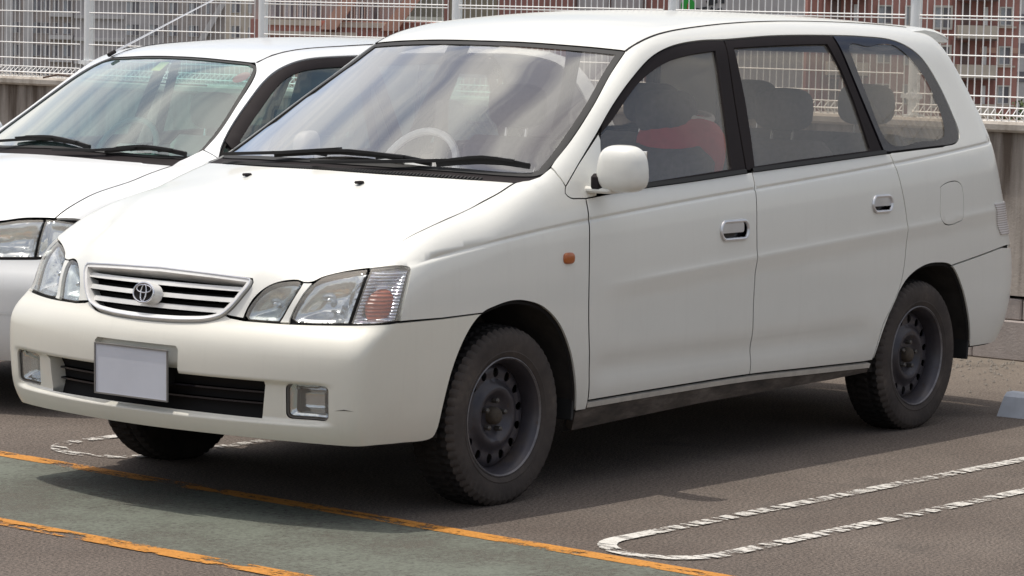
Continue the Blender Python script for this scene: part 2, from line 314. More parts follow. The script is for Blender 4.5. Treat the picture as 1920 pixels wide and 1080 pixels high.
class MB:
    "collects shapes of one piece"
    def __init__(s): s.v=[]; s.f=[]; s.m=[]
    def add(s,v,f,mi=0):
        k=len(s.v); s.v+=[tuple(a) for a in v]; s.f+=[tuple(i+k for i in q) for q in f]; s.m+=[mi]*len(f); return s
    def box(s,c,d,rot=None,mi=0,bev=0.):
        x,y,z=[q/2 for q in d]
        if bev>0:
            b=bev; V_=[]
            for sz in (-1,1):
                for (sx,sy) in ((-1,-1),(1,-1),(1,1),(-1,1)):
                    V_+=[(sx*(x-b),sy*(y-b),sz*z),(sx*x,sy*(y-b),sz*(z-b)),(sx*(x-b),sy*y,sz*(z-b))]
            bm=bmesh.new(); vs=[bm.verts.new(q) for q in V_]; r=bmesh.ops.convex_hull(bm,input=vs); bm.verts.index_update()
            vv=[q.co.copy() for q in bm.verts]; ff=[[w.index for w in g.verts] for g in bm.faces]; bm.free()
        else:
            vv=[Vector((i*x,j*y,k*z)) for i in (-1,1) for j in (-1,1) for k in (-1,1)]
            ff=[(0,1,3,2),(4,6,7,5),(0,4,5,1),(2,3,7,6),(0,2,6,4),(1,5,7,3)]
        if rot is not None: vv=[rot@Vector(q) for q in vv]
        return s.add([Vector(q)+Vector(c) for q in vv],ff,mi)
    def tube(s,path,r,n=8,mi=0,closed=False,caps=True,sx=1.,up=None):
        path=[Vector(p) for p in path]; N=len(path); rs=r if isinstance(r,(list,tuple)) else [r]*N; rings=[]
        prev=None
        for i,p in enumerate(path):
            if closed: t=(path[(i+1)%N]-path[i-1]).normalized()
            else: t=(path[min(i+1,N-1)]-path[max(i-1,0)]).normalized()
            if up is not None: a=Vector(up)
            else: a=prev if prev is not None else (Vector((0,0,1)) if abs(t.z)<.9 else Vector((1,0,0)))
            b=t.cross(a); b.normalize(); a=b.cross(t).normalized(); prev=a
            rings.append([p+rs[i]*(math.cos(2*math.pi*k/n)*b*sx+math.sin(2*math.pi*k/n)*a) for k in range(n)])
        v=[q for g in rings for q in g]; f=[]
        for i in range(N if closed else N-1):
            j=(i+1)%N
            for k in range(n): f.append((i*n+k,i*n+(k+1)%n,j*n+(k+1)%n,j*n+k))
        if caps and not closed: f+= [tuple(range(n))[::-1], tuple((N-1)*n+k for k in range(n))]
        return s.add(v,f,mi)
    def lathe(s,prof,n=48,axis='y',mi=0,c=(0,0,0),fn=None):
        v=[]; f=[]; m=len(prof)
        for i in range(n):
            a=2*math.pi*i/n
            for j,(r,h) in enumerate(prof):
                rr=fn(i,j,r) if fn else r
                p=(rr*math.cos(a),h,rr*math.sin(a)) if axis=='y' else ((rr*math.cos(a),rr*math.sin(a),h) if axis=='z' else (h,rr*math.cos(a),rr*math.sin(a)))
                v.append((p[0]+c[0],p[1]+c[1],p[2]+c[2]))
        for i in range(n):
            k=(i+1)%n
            for j in range(m-1): f.append((i*m+j,i*m+j+1,k*m+j+1,k*m+j))
        return s.add(v,f,mi)
    def ellipsoid(s,c,rad,e=2.,n=20,m=12,mi=0,rot=None,fn=None):
        v=[]; f=[]
        def pw(a,p): return math.copysign(abs(a)**p,a)
        q=2./e
        for i in range(m+1):
            la=-math.pi/2+math.pi*i/m
            for j in range(n):
                lo=2*math.pi*j/n
                p=Vector((rad[0]*pw(math.cos(la),q)*pw(math.cos(lo),q),rad[1]*pw(math.cos(la),q)*pw(math.sin(lo),q),rad[2]*pw(math.sin(la),q)))
                if fn: p=Vector(fn(p))
                if rot is not None: p=rot@p
                v.append(p+Vector(c))
        for i in range(m):
            for j in range(n): f.append((i*n+j,i*n+(j+1)%n,(i+1)*n+(j+1)%n,(i+1)*n+j))
        return s.add(v,f,mi)
    def build(s,name,mats,parent=None,smooth=False,loc=None,auto=None):
        bm=bmesh.new(); me=bpy.data.meshes.new(name); me.from_pydata([tuple(map(float,q)) for q in s.v],[],s.f)
        me.polygons.foreach_set('material_index',s.m); bm.from_mesh(me); bmesh.ops.recalc_face_normals(bm,faces=bm.faces); bm.to_mesh(me); bm.free()
        if not isinstance(mats,(list,tuple)): mats=[mats]
        for q in mats: me.materials.append(MATS[q])
        if smooth:
            me.polygons.foreach_set('use_smooth',[True]*len(me.polygons))
            me.set_sharp_from_angle(angle=R(auto or 40))
        o=bpy.data.objects.new(name,me)
        if loc is not None: o.location=loc
        return link(o,parent)
# ---------------------------------------------------------------- panels cut from a body surface
def inpoly(P,poly):
    poly=np.asarray(poly); x,y=P[:,0],P[:,1]; c=np.zeros(len(P),bool)
    a=poly; b=np.roll(poly,-1,0)
    for (x0,y0),(x1,y1) in zip(a,b):
        if y0==y1: continue
        k=((y0>y)!=(y1>y))&(x<(x1-x0)*(y-y0)/(y1-y0)+x0); c^=k
    return c
def pdist(P,poly):
    a=np.asarray(poly); b=np.roll(a,-1,0); d=np.full(len(P),9.)
    for p,q in zip(a,b):
        e=q-p; l=(e@e) or 1e-12; t=np.clip(((P-p)@e)/l,0,1); d=np.minimum(d,np.hypot(*(P-p-t[:,None]*e).T))
    return d
def area(p): p=np.asarray(p); q=np.roll(p,-1,0); return .5*np.sum(p[:,0]*q[:,1]-q[:,0]*p[:,1])
def clean(p,eps=.0015):
    o=[]
    for q in p:
        if not o or math.hypot(q[0]-o[-1][0],q[1]-o[-1][1])>eps: o.append((float(q[0]),float(q[1])))
    if math.hypot(o[0][0]-o[-1][0],o[0][1]-o[-1][1])<=eps: o.pop()
    return o
def grow(p,d):
    "move a closed outline outwards by d (inwards if negative)"
    p=np.asarray(p,float); s=1 if area(p)>0 else -1
    e0=p-np.roll(p,1,0); e1=np.roll(p,-1,0)-p
    n0=np.stack([e0[:,1],-e0[:,0]],-1)*s; n1=np.stack([e1[:,1],-e1[:,0]],-1)*s
    n0/=np.linalg.norm(n0,axis=1,keepdims=True)+1e-12; n1/=np.linalg.norm(n1,axis=1,keepdims=True)+1e-12
    b=n0+n1; b/=np.linalg.norm(b,axis=1,keepdims=True)+1e-9; k=1/np.maximum(np.sum(b*n0,1),.5)
    return p+b*k[:,None]*d
def resample(p,h):
    o=[]
    for i in range(len(p)):
        a=np.array(p[i]); b=np.array(p[(i+1)%len(p)]); n=max(1,int(math.ceil(np.linalg.norm(b-a)/h)))
        for k in range(n): o.append(tuple(a+(b-a)*k/n))
    return o
def cr(pts,h=.012):
    "smooth curve through points"
    p=[np.array(q,float) for q in pts]
    if len(p)<3: return [tuple(q) for q in p]
    q=[2*p[0]-p[1]]+p+[2*p[-1]-p[-2]]; o=[]
    for i in range(1,len(q)-2):
        n=max(1,int(np.linalg.norm(q[i+1]-q[i])/h))
        l0,l1,l2=[np.linalg.norm(q[j+1]-q[j])+1e-9 for j in (i-1,i,i+1)]
        m1=(q[i+1]-q[i])/l1*.5+(q[i]-q[i-1])/l0*.5; m2=(q[i+1]-q[i])/l1*.5+(q[i+2]-q[i+1])/l2*.5
        m1=m1*l1; m2=m2*l1
        for k in range(n):
            t=k/n; o.append(tuple((2*t**3-3*t*t+1)*q[i]+(t**3-2*t*t+t)*m1+(-2*t**3+3*t*t)*q[i+1]+(t**3-t*t)*m2))
    o.append(tuple(p[-1])); return o
def rrect(u0,u1,v0,v1,r,n=5):
    o=[]
    for cx,cy,a in ((u1-r,v1-r,0),(u0+r,v1-r,90),(u0+r,v0+r,180),(u1-r,v0+r,270)):
        for k in range(n+1): t=R(a+90*k/n); o.append((cx+r*math.cos(t),cy+r*math.sin(t)))
    return o
def triang(poly,holes,res,extra=()):
    poly=clean(poly); holes=[clean(h) for h in holes]
    A=np.array(poly); lo=A.min(0); hi=A.max(0)
    xs=np.arange(lo[0],hi[0]+res,res); ys=np.arange(lo[1],hi[1]+res,res*.866)
    g=np.array([(x+(res/2 if j%2 else 0),y) for j,y in enumerate(ys) for x in xs])
    ok=inpoly(g,poly)&(pdist(g,poly)>.55*res)
    for h in holes: ok&=~inpoly(g,h)&(pdist(g,h)>.55*res)
    g=g[ok]
    if len(extra):
        e=np.array(extra); ok=inpoly(e,poly)&(pdist(e,poly)>.003)
        for h in holes: ok&=~inpoly(e,h)&(pdist(e,h)>.003)
        e=e[ok]
        if len(e):
            keep=np.ones(len(g),bool)
            for s in range(0,len(g),400):
                d=np.min(np.hypot(g[s:s+400,0:1]-e[:,0],g[s:s+400,1:]-e[:,1]),1); keep[s:s+400]=d>.5*res
            g=np.vstack([g[keep],e])
    vs=list(poly); ed=[(i,(i+1)%len(poly)) for i in range(len(poly))]
    for h in holes:
        k=len(vs); vs+=h; ed+=[(k+i,k+(i+1)%len(h)) for i in range(len(h))]
    nb=len(vs); vs+= [tuple(q) for q in g]
    rv,re,rf,_,_,_=delaunay_2d_cdt([Vector(q) for q in vs],ed,[],0,1e-7)
    rv=np.array([(q.x,q.y) for q in rv]); F=np.array([f for f in rf if len(f)==3])
    c=rv[F].mean(1); ok=inpoly(c,poly)
    for h in holes: ok&=~inpoly(c,h)
    return rv,F[ok],poly,holes
class Panel: pass
def panel(B,dom,outline,holes=(),res=.022,gap=.0030,off=0.,thick=.014,flange=.012,hdepth=.03,extra=(),offf=None,fdrop=None):
    po=resample(clean(grow(clean(outline),-gap)),res); hs=[resample(clean(h),min(res,.014)) for h in holes]
    uv,F,po,hs=triang(po,hs,res,extra)
    P=dom.pts(B,uv); N=B.N(P)
    if offf is not None:
        d=np.minimum.reduce([pdist(uv,po)]+[pdist(uv,h) for h in hs]); o=offf(uv,d); P=P+N*o[:,None]
    else: P=P+N*off
    a,b,c=P[F[:,0]],P[F[:,1]],P[F[:,2]]; s=np.sum(np.cross(b-a,c-a)*N[F[:,0]],1)<0
    F=np.where(s[:,None],F[:,::-1],F)
    V_=[P]; NN=[N]; FF=[tuple(f) for f in F]; FM=[0]*len(F); n=len(P)
    def border(loop,depth,fl,sign,mat):
        nonlocal n
        q=np.array(loop); p=dom.pts(B,q); nn=B.N(p)
        o=offf(q,np.zeros(len(q)))[:,None] if offf is not None else off
        t=np.roll(p,-1,0)-np.roll(p,1,0); out=np.cross(t,nn); out/=np.linalg.norm(out,axis=1,keepdims=True)+1e-12
        big=dom.pts(B,grow(q,.004*sign)); 
        if np.mean(np.sum((big-p)*out,1))<0: out=-out
        out*= 1
        top=p+nn*o; bot=top-nn*depth; m=len(q)
        V_.extend([top,bot]); NN.extend([out if sign>0 else out]*2)
        for i in range(m):
            j=(i+1)%m; FF.append((n+i,n+j,n+m+j,n+m+i)); FM.append(mat)
        n+=2*m
        if fl>0:
            p2=dom.pts(B,grow(q,fl)); n2=B.N(p2); lo=p2+n2*((o if not hasattr(o,'shape') else o)-depth)
            V_.extend([bot,lo]); NN.extend([nn,n2])
            for i in range(m):
                j=(i+1)%m; FF.append((n+i,n+j,n+m+j,n+m+i)); FM.append(1)
            n+=2*m
    if thick>0:
        border(po,thick,flange,1,0)
    for h in hs:
        if hdepth>0: border(h,hdepth,0,1,0)
    r=Panel(); r.P=np.vstack(V_); r.N=np.vstack(NN); r.F=FF; r.FM=FM; return r
def put(name,pn,mats,parent,mirror=False,auto=False):
    P=pn.P.copy(); N=pn.N.copy(); F=pn.F
    if mirror: P[:,1]*=-1; N[:,1]*=-1; F=[f[::-1] for f in F]
    if not isinstance(mats,(list,tuple)): mats=[mats,'gap_dark']
    return mesh_ob(name,P,F,list(mats),parent,fm=pn.FM,normals=None if auto else N,smooth=True)
def pair(name,pn,mats,parent,auto=False): return put(name,pn,mats,parent,False,auto),put(name,pn,mats,parent,True,auto)
def conv(B,a,b,pts): return [tuple(q) for q in b.uv(a.pts(B,np.array(pts,float)))]
def mir(p): return [(u,-v) for u,v in p]          # mirror in v (plan-type domains)
def miru(p): return [(-u,v) for u,v in p]
SIDE,TOP,NOSE,FRONT,TAIL,REAR=Side(),Top(),Nose(),Front(),Tail(),Rear()
# car paint: slightly dusty pearl white with clear coat
def paint(name,colr,dust_shade=(.36,.335,.29)):
    m,t,o=nt(name); v=coord(t); n=noise(t,2.2,6,.6,v); n2=noise(t,60,3,.6,v)
    pos=t.nodes.new('ShaderNodeSeparateXYZ'); L(t,coord(t),pos.inputs[0])
    low=math_(t,'SUBTRACT',.85,pos.outputs['Z']); low=math_(t,'MULTIPLY',low,1.1,True)      # road film, deepened low down to paint the flank's darker reflection of ground
    d=math_(t,'MULTIPLY',low,n.outputs['Fac'],True); d=math_(t,'MULTIPLY_ADD',n2.outputs['Fac'],.04); d.node.inputs[2].default_value=0
    d2=math_(t,'MULTIPLY',low,n.outputs['Fac'],True); d=math_(t,'ADD',d,math_(t,'MULTIPLY',d2,.75),True)
    stk=noise(t,1.,4,.7,coord(t,scale=(34,34,1.6))); sk=ramp(t,stk.outputs['Fac'],[(.54,(0,0,0)),(.78,(.055,.055,.055))]).outputs[0]; d=math_(t,'ADD',d,sk,True)   # faint rain runs
    c=mixc(t,d,colr,dust_shade)
    r=math_(t,'MULTIPLY_ADD',d,.4); r.node.inputs[2].default_value=.34
    p=prin(t,o,c,r,0,.85); 
    cw=math_(t,'SUBTRACT',.65,d,True); L(t,cw,p.inputs['Coat Weight']); p.inputs['Coat Roughness'].default_value=.06
    MATS[name]=m
paint('white_paint',(.81,.805,.75)); paint('bumper_paint',(.81,.79,.70)); paint('white_paint_b',(.80,.815,.82))
plain('gap_dark',(.012,.011,.011),.8,spec=.2); plain('black_trim',(.020,.016,.017),.7,spec=.15); plain('black_rubber',(.018,.018,.018),.65)
plain('black_gloss',(.018,.016,.020),.15,coat=.2); plain('chrome',(.80,.80,.82),.24,1,var=.03); plain('wiper_black',(.014,.013,.013),.5)
plain('grille_white',(.84,.83,.80),.35,coat=.3); plain('plate_grey',(.60,.62,.68),.5,var=.03); plain('plate_rim',(.20,.19,.18),.4)
plain('reflector',(.72,.74,.76),.16,1,var=.08,scale=30); plain('reflector_grey',(.55,.60,.62),.25,1,var=.15,scale=25)
plain('amber',(.42,.11,.02),.3,coat=.5); plain('amber_red',(.30,.045,.02),.25,coat=.5); plain('lamp_bulb',(.8,.8,.8),.2); plain('satin_silver',(.72,.72,.73),.32,.75,var=.03)
plain('interior_grey',(.40,.375,.345),.8); plain('interior_beige',(.48,.45,.41),.8); plain('seat_cloth',(.095,.085,.09),.9,scale=40,var=.25)
plain('dash_grey',(.36,.35,.34),.6); plain('wheel_white',(.75,.75,.75),.45); plain('red_cloth',(.62,.06,.08),.85,scale=30); plain('white_cloth',(.75,.72,.70),.8)
plain('paper',(.80,.79,.77),.8,var=.03); plain('under_dark',(.025,.022,.02),.9); plain('brown_dirt',(.10,.085,.07),.85,var=.4,scale=20)
plain('liner',(.030,.026,.023),.85,var=.4,scale=14); plain('belt_grey',(.10,.10,.10),.7); plain('sticker_red',(.55,.10,.10),.6); plain('sticker_yellow',(.70,.55,.18),.6)
plain('mirror_silver',(.8,.8,.8),.03,1,var=.01)
glass('glass_front',(.88,.89,.87),dirt_haze=.04,k=3.1); glass('glass_side',(.84,.80,.74),dirt_haze=.17,k=1.8); glass('glass_rear',(.82,.78,.72),dirt_haze=.16,k=1.7); glass('glass_green',(.55,.80,.74),dirt_haze=.10,k=2.9,film=(.42,.62,.60)); glass('lens_clear',(.93,.95,.95),dirt_haze=.20)
def rocker_mat():
    m,t,o=nt('rocker'); v=coord(t,scale=(1,1,1)); n=noise(t,9,6,.65,v); n2=noise(t,3,4,.6,v)
    pos=t.nodes.new('ShaderNodeSeparateXYZ'); L(t,coord(t),pos.inputs[0])
    f=math_(t,'MULTIPLY_ADD',n.outputs['Fac'],.05); L(t,pos.outputs['Z'],f.node.inputs[2])
    c=ramp(t,f,[(.29,(.014,.012,.011)),(.322,(.034,.027,.023)),(.331,(.12,.10,.088)),(.338,(.42,.39,.36))]).outputs[0]
    prin(t,o,c,.7); MATS['rocker']=m
rocker_mat()
def tyre_mat():
    m,t,o=nt('tyre'); v=coord(t); n=noise(t,6,6,.65,v); n2=noise(t,70,3,.6,v)
    c=ramp(t,n.outputs['Fac'],[(.3,(.038,.032,.030)),(.58,(.066,.055,.049)),(.76,(.115,.095,.080))]).outputs[0]
    prin(t,o,c,.85,normal=bump(t,n2.outputs['Fac'],.3,.004),spec=.3); MATS['tyre']=m
    m,t,o=nt('steel_rim'); v=coord(t); n=noise(t,5,6,.65,v); n2=noise(t,24,5,.7,v)
    c=ramp(t,n.outputs['Fac'],[(.30,(.032,.029,.034)),(.55,(.056,.051,.060)),(.72,(.085,.068,.057))]).outputs[0]
    c=mixc(t,ramp(t,n2.outputs['Fac'],[(.62,(0,0,0)),(.75,(1,1,1))]).outputs[0],c,(.055,.035,.024))
    prin(t,o,c,.38,.25); MATS['steel_rim']=m
    plain('rust',(.055,.042,.03),.8,var=.4,scale=40); plain('hub_steel',(.12,.11,.10),.5,.6)
tyre_mat()

def rib_mat(name,c1,c2,rough,metal,freq,coat=0):
    m,t,o=nt(name); w=t.nodes.new('ShaderNodeTexWave'); w.bands_direction='Z'; w.inputs['Scale'].default_value=freq; w.inputs['Distortion'].default_value=.6; w.inputs['Detail'].default_value=1; L(t,coord(t),w.inputs['Vector'])
    n=noise(t,40,3,.6,coord(t)); c=ramp(t,w.outputs['Fac'],[(.30,c1),(.62,c2)]).outputs[0]; c=mixc(t,.25,c,n.outputs['Color'],'OVERLAY')
    prin(t,o,c,rough,metal,coat,normal=bump(t,w.outputs['Fac'],.6,.004)); MATS[name]=m
rib_mat('amber_ribbed',(.55,.085,.02),(.30,.04,.015),.3,0,26,.4); rib_mat('reflector_ribbed',(.82,.82,.88),(.40,.39,.46),.2,.85,30)
m,t,o=nt('tyre_tread_shaded'); prin(t,o,ramp(t,noise(t,9,5,.7,coord(t)).outputs['Fac'],[(.35,(.010,.009,.009)),(.75,(.028,.024,.022))]).outputs[0],.9,spec=.2); MATS['tyre_tread_shaded']=m  # darker than the sidewall: shade on the tread put into its colour
plain('rim_steel',(.17,.16,.165),.45,.5,var=.3,scale=25); plain('sill_light',(.50,.47,.42),.6,var=.15,scale=18)

m,t,o=nt('sill_dirt'); prin(t,o,ramp(t,noise(t,9,6,.7,coord(t,scale=(.6,1,2))).outputs['Fac'],[(.32,(.030,.025,.022)),(.52,(.075,.061,.051)),(.75,(.16,.135,.115))]).outputs[0],.85); MATS['sill_dirt']=m
# ================================================================ ground
def asphalt():
    m,t,o=nt('asphalt'); v=geo_pos(t); n=noise(t,.9,6,.6,v); n2=noise(t,260,2,.6,v); n3=noise(t,7,6,.65,v); vo=t.nodes.new('ShaderNodeTexVoronoi'); vo.inputs['Scale'].default_value=240; L(t,v,vo.inputs['Vector'])
    c=ramp(t,n.outputs['Fac'],[(.28,(.098,.079,.067)),(.72,(.161,.135,.116))]).outputs[0]
    c=mixc(t,.55,c,ramp(t,n2.outputs['Fac'],[(.35,(.30,.29,.28)),(.5,(.5,.5,.5)),(.68,(.78,.77,.74))]).outputs[0],'OVERLAY')
    c=mixc(t,ramp(t,n3.outputs['Fac'],[(.50,(0,0,0)),(.85,(.35,.35,.35))]).outputs[0],c,(.085,.077,.070))
    n5=noise(t,95,3,.8,v); c=mixc(t,.95,c,ramp(t,n5.outputs['Fac'],[(.36,(.17,.165,.16)),(.5,(.5,.5,.5)),(.64,(.86,.85,.83))]).outputs[0],'OVERLAY')
    n6=noise(t,34,4,.8,v); c=mixc(t,ramp(t,n6.outputs['Fac'],[(.66,(0,0,0)),(.74,(.8,.8,.8))]).outputs[0],c,(.035,.03,.027))
    # pale dust and grit gathered along the foot of the wall
    sp=t.nodes.new('ShaderNodeSeparateXYZ'); L(t,geo_pos(t),sp.inputs[0]); dx=math_(t,'MULTIPLY_ADD',n3.outputs['Fac'],1.3); L(t,sp.outputs['X'],dx.node.inputs[2])
    c=mixc(t,ramp(t,math_(t,'MULTIPLY',math_(t,'SUBTRACT',dx,4.4),.55,True),[(0,(0,0,0)),(1,(.8,.8,.8))]).outputs[0],c,(.26,.225,.185))
    oil=noise(t,1.7,5,.6,v); c=mixc(t,ramp(t,oil.outputs['Fac'],[(.58,(0,0,0)),(.72,(.45,.45,.45))]).outputs[0],c,(.05,.044,.04))   # oil and tyre stains
    # fine cracks
    vc=t.nodes.new('ShaderNodeTexVoronoi'); vc.feature='DISTANCE_TO_EDGE'; vc.inputs['Scale'].default_value=.55
    wv=mixc(t,.12,v,noise(t,2.2,5,.6,v).outputs['Color']); L(t,wv,vc.inputs['Vector'])
    ck=ramp(t,vc.outputs['Distance'],[(0,(1,1,1)),(.004,(0,0,0))]).outputs[0]
    ck=mixc(t,ramp(t,n3.outputs['Fac'],[(.45,(0,0,0)),(.6,(1,1,1))]).outputs[0],(0,0,0),ck)
    c=mixc(t,math_(t,'MULTIPLY',ck,.35),c,(.05,.043,.038))
    prin(t,o,c,.88,normal=bump(t,vo.outputs['Distance'],.55,.004),spec=.3); MATS['asphalt']=m
asphalt()
def worn(name,colr,colr2,lo,hi,fine,stretch=(1,1,1),cuts=0.):
    "paint worn through to the asphalt: bare spots are transparent"
    m,t,o=nt(name); v=geo_pos(t); n=noise(t,fine,5,.75,v); n2=noise(t,1.5,5,.65,v); n3=noise(t,110,3,.75,v); ns=noise(t,1.,5,.7,geo_pos(t,stretch))
    c=ramp(t,n2.outputs['Fac'],[(.3,colr),(.7,colr2)]).outputs[0]
    c=mixc(t,.55,c,ramp(t,n3.outputs['Fac'],[(.32,(.25,.25,.25)),(.68,(.72,.72,.72))]).outputs[0],'OVERLAY')
    f=math_(t,'ADD',math_(t,'MULTIPLY',n.outputs['Fac'],.45),math_(t,'MULTIPLY',n2.outputs['Fac'],.60))
    f=math_(t,'ADD',f,math_(t,'MULTIPLY',math_(t,'SUBTRACT',ns.outputs['Fac'],.5),cuts))
    a=ramp(t,f,[(lo,(1,1,1)),(hi,(0,0,0))]).outputs[0]
    p=prin(t,None,c,.8,spec=.3); tr=t.nodes.new('ShaderNodeBsdfTransparent'); mx=t.nodes.new('ShaderNodeMixShader')
    L(t,a,mx.inputs[0]); L(t,tr.outputs[0],mx.inputs[1]); L(t,p.outputs[0],mx.inputs[2]); L(t,mx.outputs[0],o.inputs['Surface']); MATS[name]=m
worn('worn_white',(.66,.64,.59),(.52,.49,.45),.50,.58,60,(38,7,1),1.3); worn('worn_white_faint',(.62,.60,.56),(.52,.49,.45),.46,.53,60,(38,7,1),1.2)
worn('worn_yellow',(.56,.25,.05),(.44,.185,.035),.53,.61,70,(14,5,1),1.0); worn('worn_green',(.150,.166,.134),(.155,.156,.130),.46,.72,45)
plain('terrain',(.10,.10,.08),.9,scale=.02)
mesh_ob('ground',[(-3000,-3000,-14),(3000,-3000,-14),(3000,3000,-14),(-3000,3000,-14)],[(0,1,2,3)],'terrain')['kind']='structure'
gd=MB().box((-17,0,-1.0),(45,90,2.0)); gd.build('car_park_deck','asphalt')['kind']='structure'
def strip(name,pts,w,mat,z,n=1):
    "flat painted line along points in plan"
    P=[Vector((x,y,0)) for x,y in pts]; v=[]
    for i,p in enumerate(P):
        t_=(P[min(i+1,len(P)-1)]-P[max(i-1,0)]).normalized(); b=Vector((-t_.y,t_.x,0)); v+=[p+b*w/2+Vector((0,0,z)),p-b*w/2+Vector((0,0,z))]
    o=mesh_ob(name,v,[(2*i,2*i+1,2*i+3,2*i+2) for i in range(len(P)-1)],mat); o['kind']='structure'; return o
ya=lambda y:-.494+.058*(y+.2); yb=lambda y:-1.445+.040*(y+.2)
strip('green_lane',[(.5*(ya(y)+yb(y)),y) for y in np.linspace(-14,16,16)],.92,'worn_green',.002)
strip('yellow_line',[(ya(y),y) for y in np.linspace(-14,16,16)],.084,'worn_yellow',.0035)
strip('yellow_line',[(yb(y),y) for y in np.linspace(-14,16,16)],.090,'worn_yellow',.0035)
def bay(yc,x0,hw,mt='worn_white',x1=4.6):
    sl=-.025; p=[(x1,yc+hw+sl*x1)]+[(x0+hw*1.0+.0-hw*math.sin(a),yc+hw*math.cos(a)+sl*x0) for a in np.linspace(0,math.pi,18)]+[(x1,yc-hw+sl*x1)]
    strip('bay_line',p,.062,mt,.005)
for yc,x0,hw,mt in ((-1.722,-.485,.200,'worn_white'),(1.005,-.22,.235,'worn_white_faint'),(3.76,.2,.22,'worn_white'),(-4.5,-.6,.2,'worn_white'),(6.5,.3,.22,'worn_white')): bay(yc,x0,hw,mt)
# grit along the wall foot
gm=MB(); rg=random.Random(3)
for k in range(900):
    x=5.2-abs(rg.gauss(0,.45)); y=rg.uniform(-2.2,3.2); s=rg.uniform(.004,.014)
    gm.add([(x+s*rg.uniform(.6,1),y,.002),(x,y+s,.002),(x-s,y-s*.3,.002),(x,y-s*.8,.002),(x,y,.002+s*.9)],[(0,1,4),(1,2,4),(2,3,4),(3,0,4)])
plain('grit',(.24,.215,.185),.9,var=.35,scale=60); tag(gm.build('grit','grit'),'loose pale grit lying along the foot of the wall','gravel',kind='stuff')
# ================================================================ parapet wall
def concrete(name,base,dark,streaks=True):
    m,t,o=nt(name); v=geo_pos(t); n=noise(t,5,7,.65,v); st=noise(t,3.0,6,.6,geo_pos(t,(1,2.6,.28))); n3=noise(t,90,3,.6,v)
    c=ramp(t,n.outputs['Fac'],[(.3,tuple(q*.8 for q in base)),(.7,tuple(q*1.12 for q in base))]).outputs[0]
    if streaks:
        sp=t.nodes.new('ShaderNodeSeparateXYZ'); L(t,v,sp.inputs[0])
        up=math_(t,'MULTIPLY',math_(t,'SUBTRACT',sp.outputs['Z'],.25),.55,True)         # run-off stains from the coping
        f=math_(t,'ADD',st.outputs['Fac'],math_(t,'MULTIPLY',up,.55)); c=mixc(t,ramp(t,f,[(.55,(0,0,0)),(.88,(1,1,1))]).outputs[0],c,dark)
    else: c=mixc(t,ramp(t,st.outputs['Fac'],[(.5,(0,0,0)),(.75,(.8,.8,.8))]).outputs[0],c,dark)
    prin(t,o,c,.9,normal=bump(t,n3.outputs['Fac'],.5,.004),spec=.25); MATS[name]=m
concrete('wall_concrete',(.50,.45,.40),(.11,.086,.068)); concrete('coping_concrete',(.50,.455,.40),(.22,.18,.14),False); concrete('block_concrete',(.42,.375,.35),(.24,.20,.18),False)
WA=math.atan(-.03)    # the wall is turned slightly against the bays
wall=tag(empty('parapet_wall',(5.28,0,0),WA),'stained concrete parapet wall closing off the car park under the white fence','wall')
MB().box((.125,2.5,.72),(.25,23,.80)).build('wall_panel','wall_concrete',wall)
MB().box((.145,2.5,1.145),(.36,23,.050),bev=.012).build('coping','coping_concrete',wall)
MB().box((.16,2.5,.17),(.22,23,.32)).build('mortar_back','gap_dark',wall)
bl=MB().box((0,0,0),(.16,.388,.196),bev=.006).build('block','block_concrete',wall); bmesh_=bl.data; bpy.data.objects.remove(bl)
bl2=MB().box((0,0,0),(.16,.388,.104),bev=.006); o_=bl2.build('block','block_concrete',wall); bm2=o_.data; bpy.data.objects.remove(o_)
for row,(me,z,x,sh) in enumerate(((bmesh_,.099,.068,0),(bm2,.252,.085,.13))):
    for k in range(26):
        y=-2.6+.394*k+sh
        ob=bpy.data.objects.new('block',me); ob.location=(x+rg.uniform(-.003,.003),y,z); link(ob,wall)
# ================================================================ white mesh fence on the wall
plain('fence_white',(.88,.87,.85),.5,var=.04); plain('post_white',(.84,.86,.86),.45,var=.04)
fence=tag(empty('mesh_fence',(5.36,0,1.17),WA),'white welded wire mesh fence standing on the concrete wall','fence')
PY=[round(.815+1.523*k,3) for k in range(-2,7)]
pm=MB().tube([(0,0,0),(0,0,1.25)],.030,14); pm.tube([(0,0,0),(0,0,.012)],.055,14)
for zz in (.09,.62,1.02): pm.tube([(0,0,zz),(0,0,zz+.03)],.038,14); pm.box((-.02,0,zz+.015),(.03,.11,.022))
po_=pm.build('post','post_white',fence,True); pme=po_.data; bpy.data.objects.remove(po_)
for y in PY:
    o=bpy.data.objects.new('post',pme); o.location=(.03,y,0); link(o,fence)
fp_=MB(); span=1.523; half=span/2-.042; nw=35
ZH=[.03,.120,.218,.318,.418,.497,.513,.612,.712,.812,.91,.99,1.01,1.10]
for k in range(nw+1):
    y=-half+2*half*k/nw
    fp_.tube([(0,y,.0),(0,y,1.12)],.0038,4,caps=False)
    fp_.tube([(0,y,.065),(-.045,y,.03),(0,y,.0)],.0031,4,caps=False)
for z in ZH: fp_.tube([(-.004,-half,z),(-.004,half,z)],.0034,4,caps=False)
for x,z in ((-.047,.03),(-.004,.0),(-.004,.066)): fp_.tube([(x,-half,z),(x,half,z)],.0034,4,caps=False)
fo_=fp_.build('wire_panel','fence_white',fence); fme=fo_.data; bpy.data.objects.remove(fo_)
for a,b in zip(PY[:-1],PY[1:]):
    o=bpy.data.objects.new('wire_panel',fme); o.location=(0,(a+b)/2,0); o['kind']='stuff'; link(o,fence)
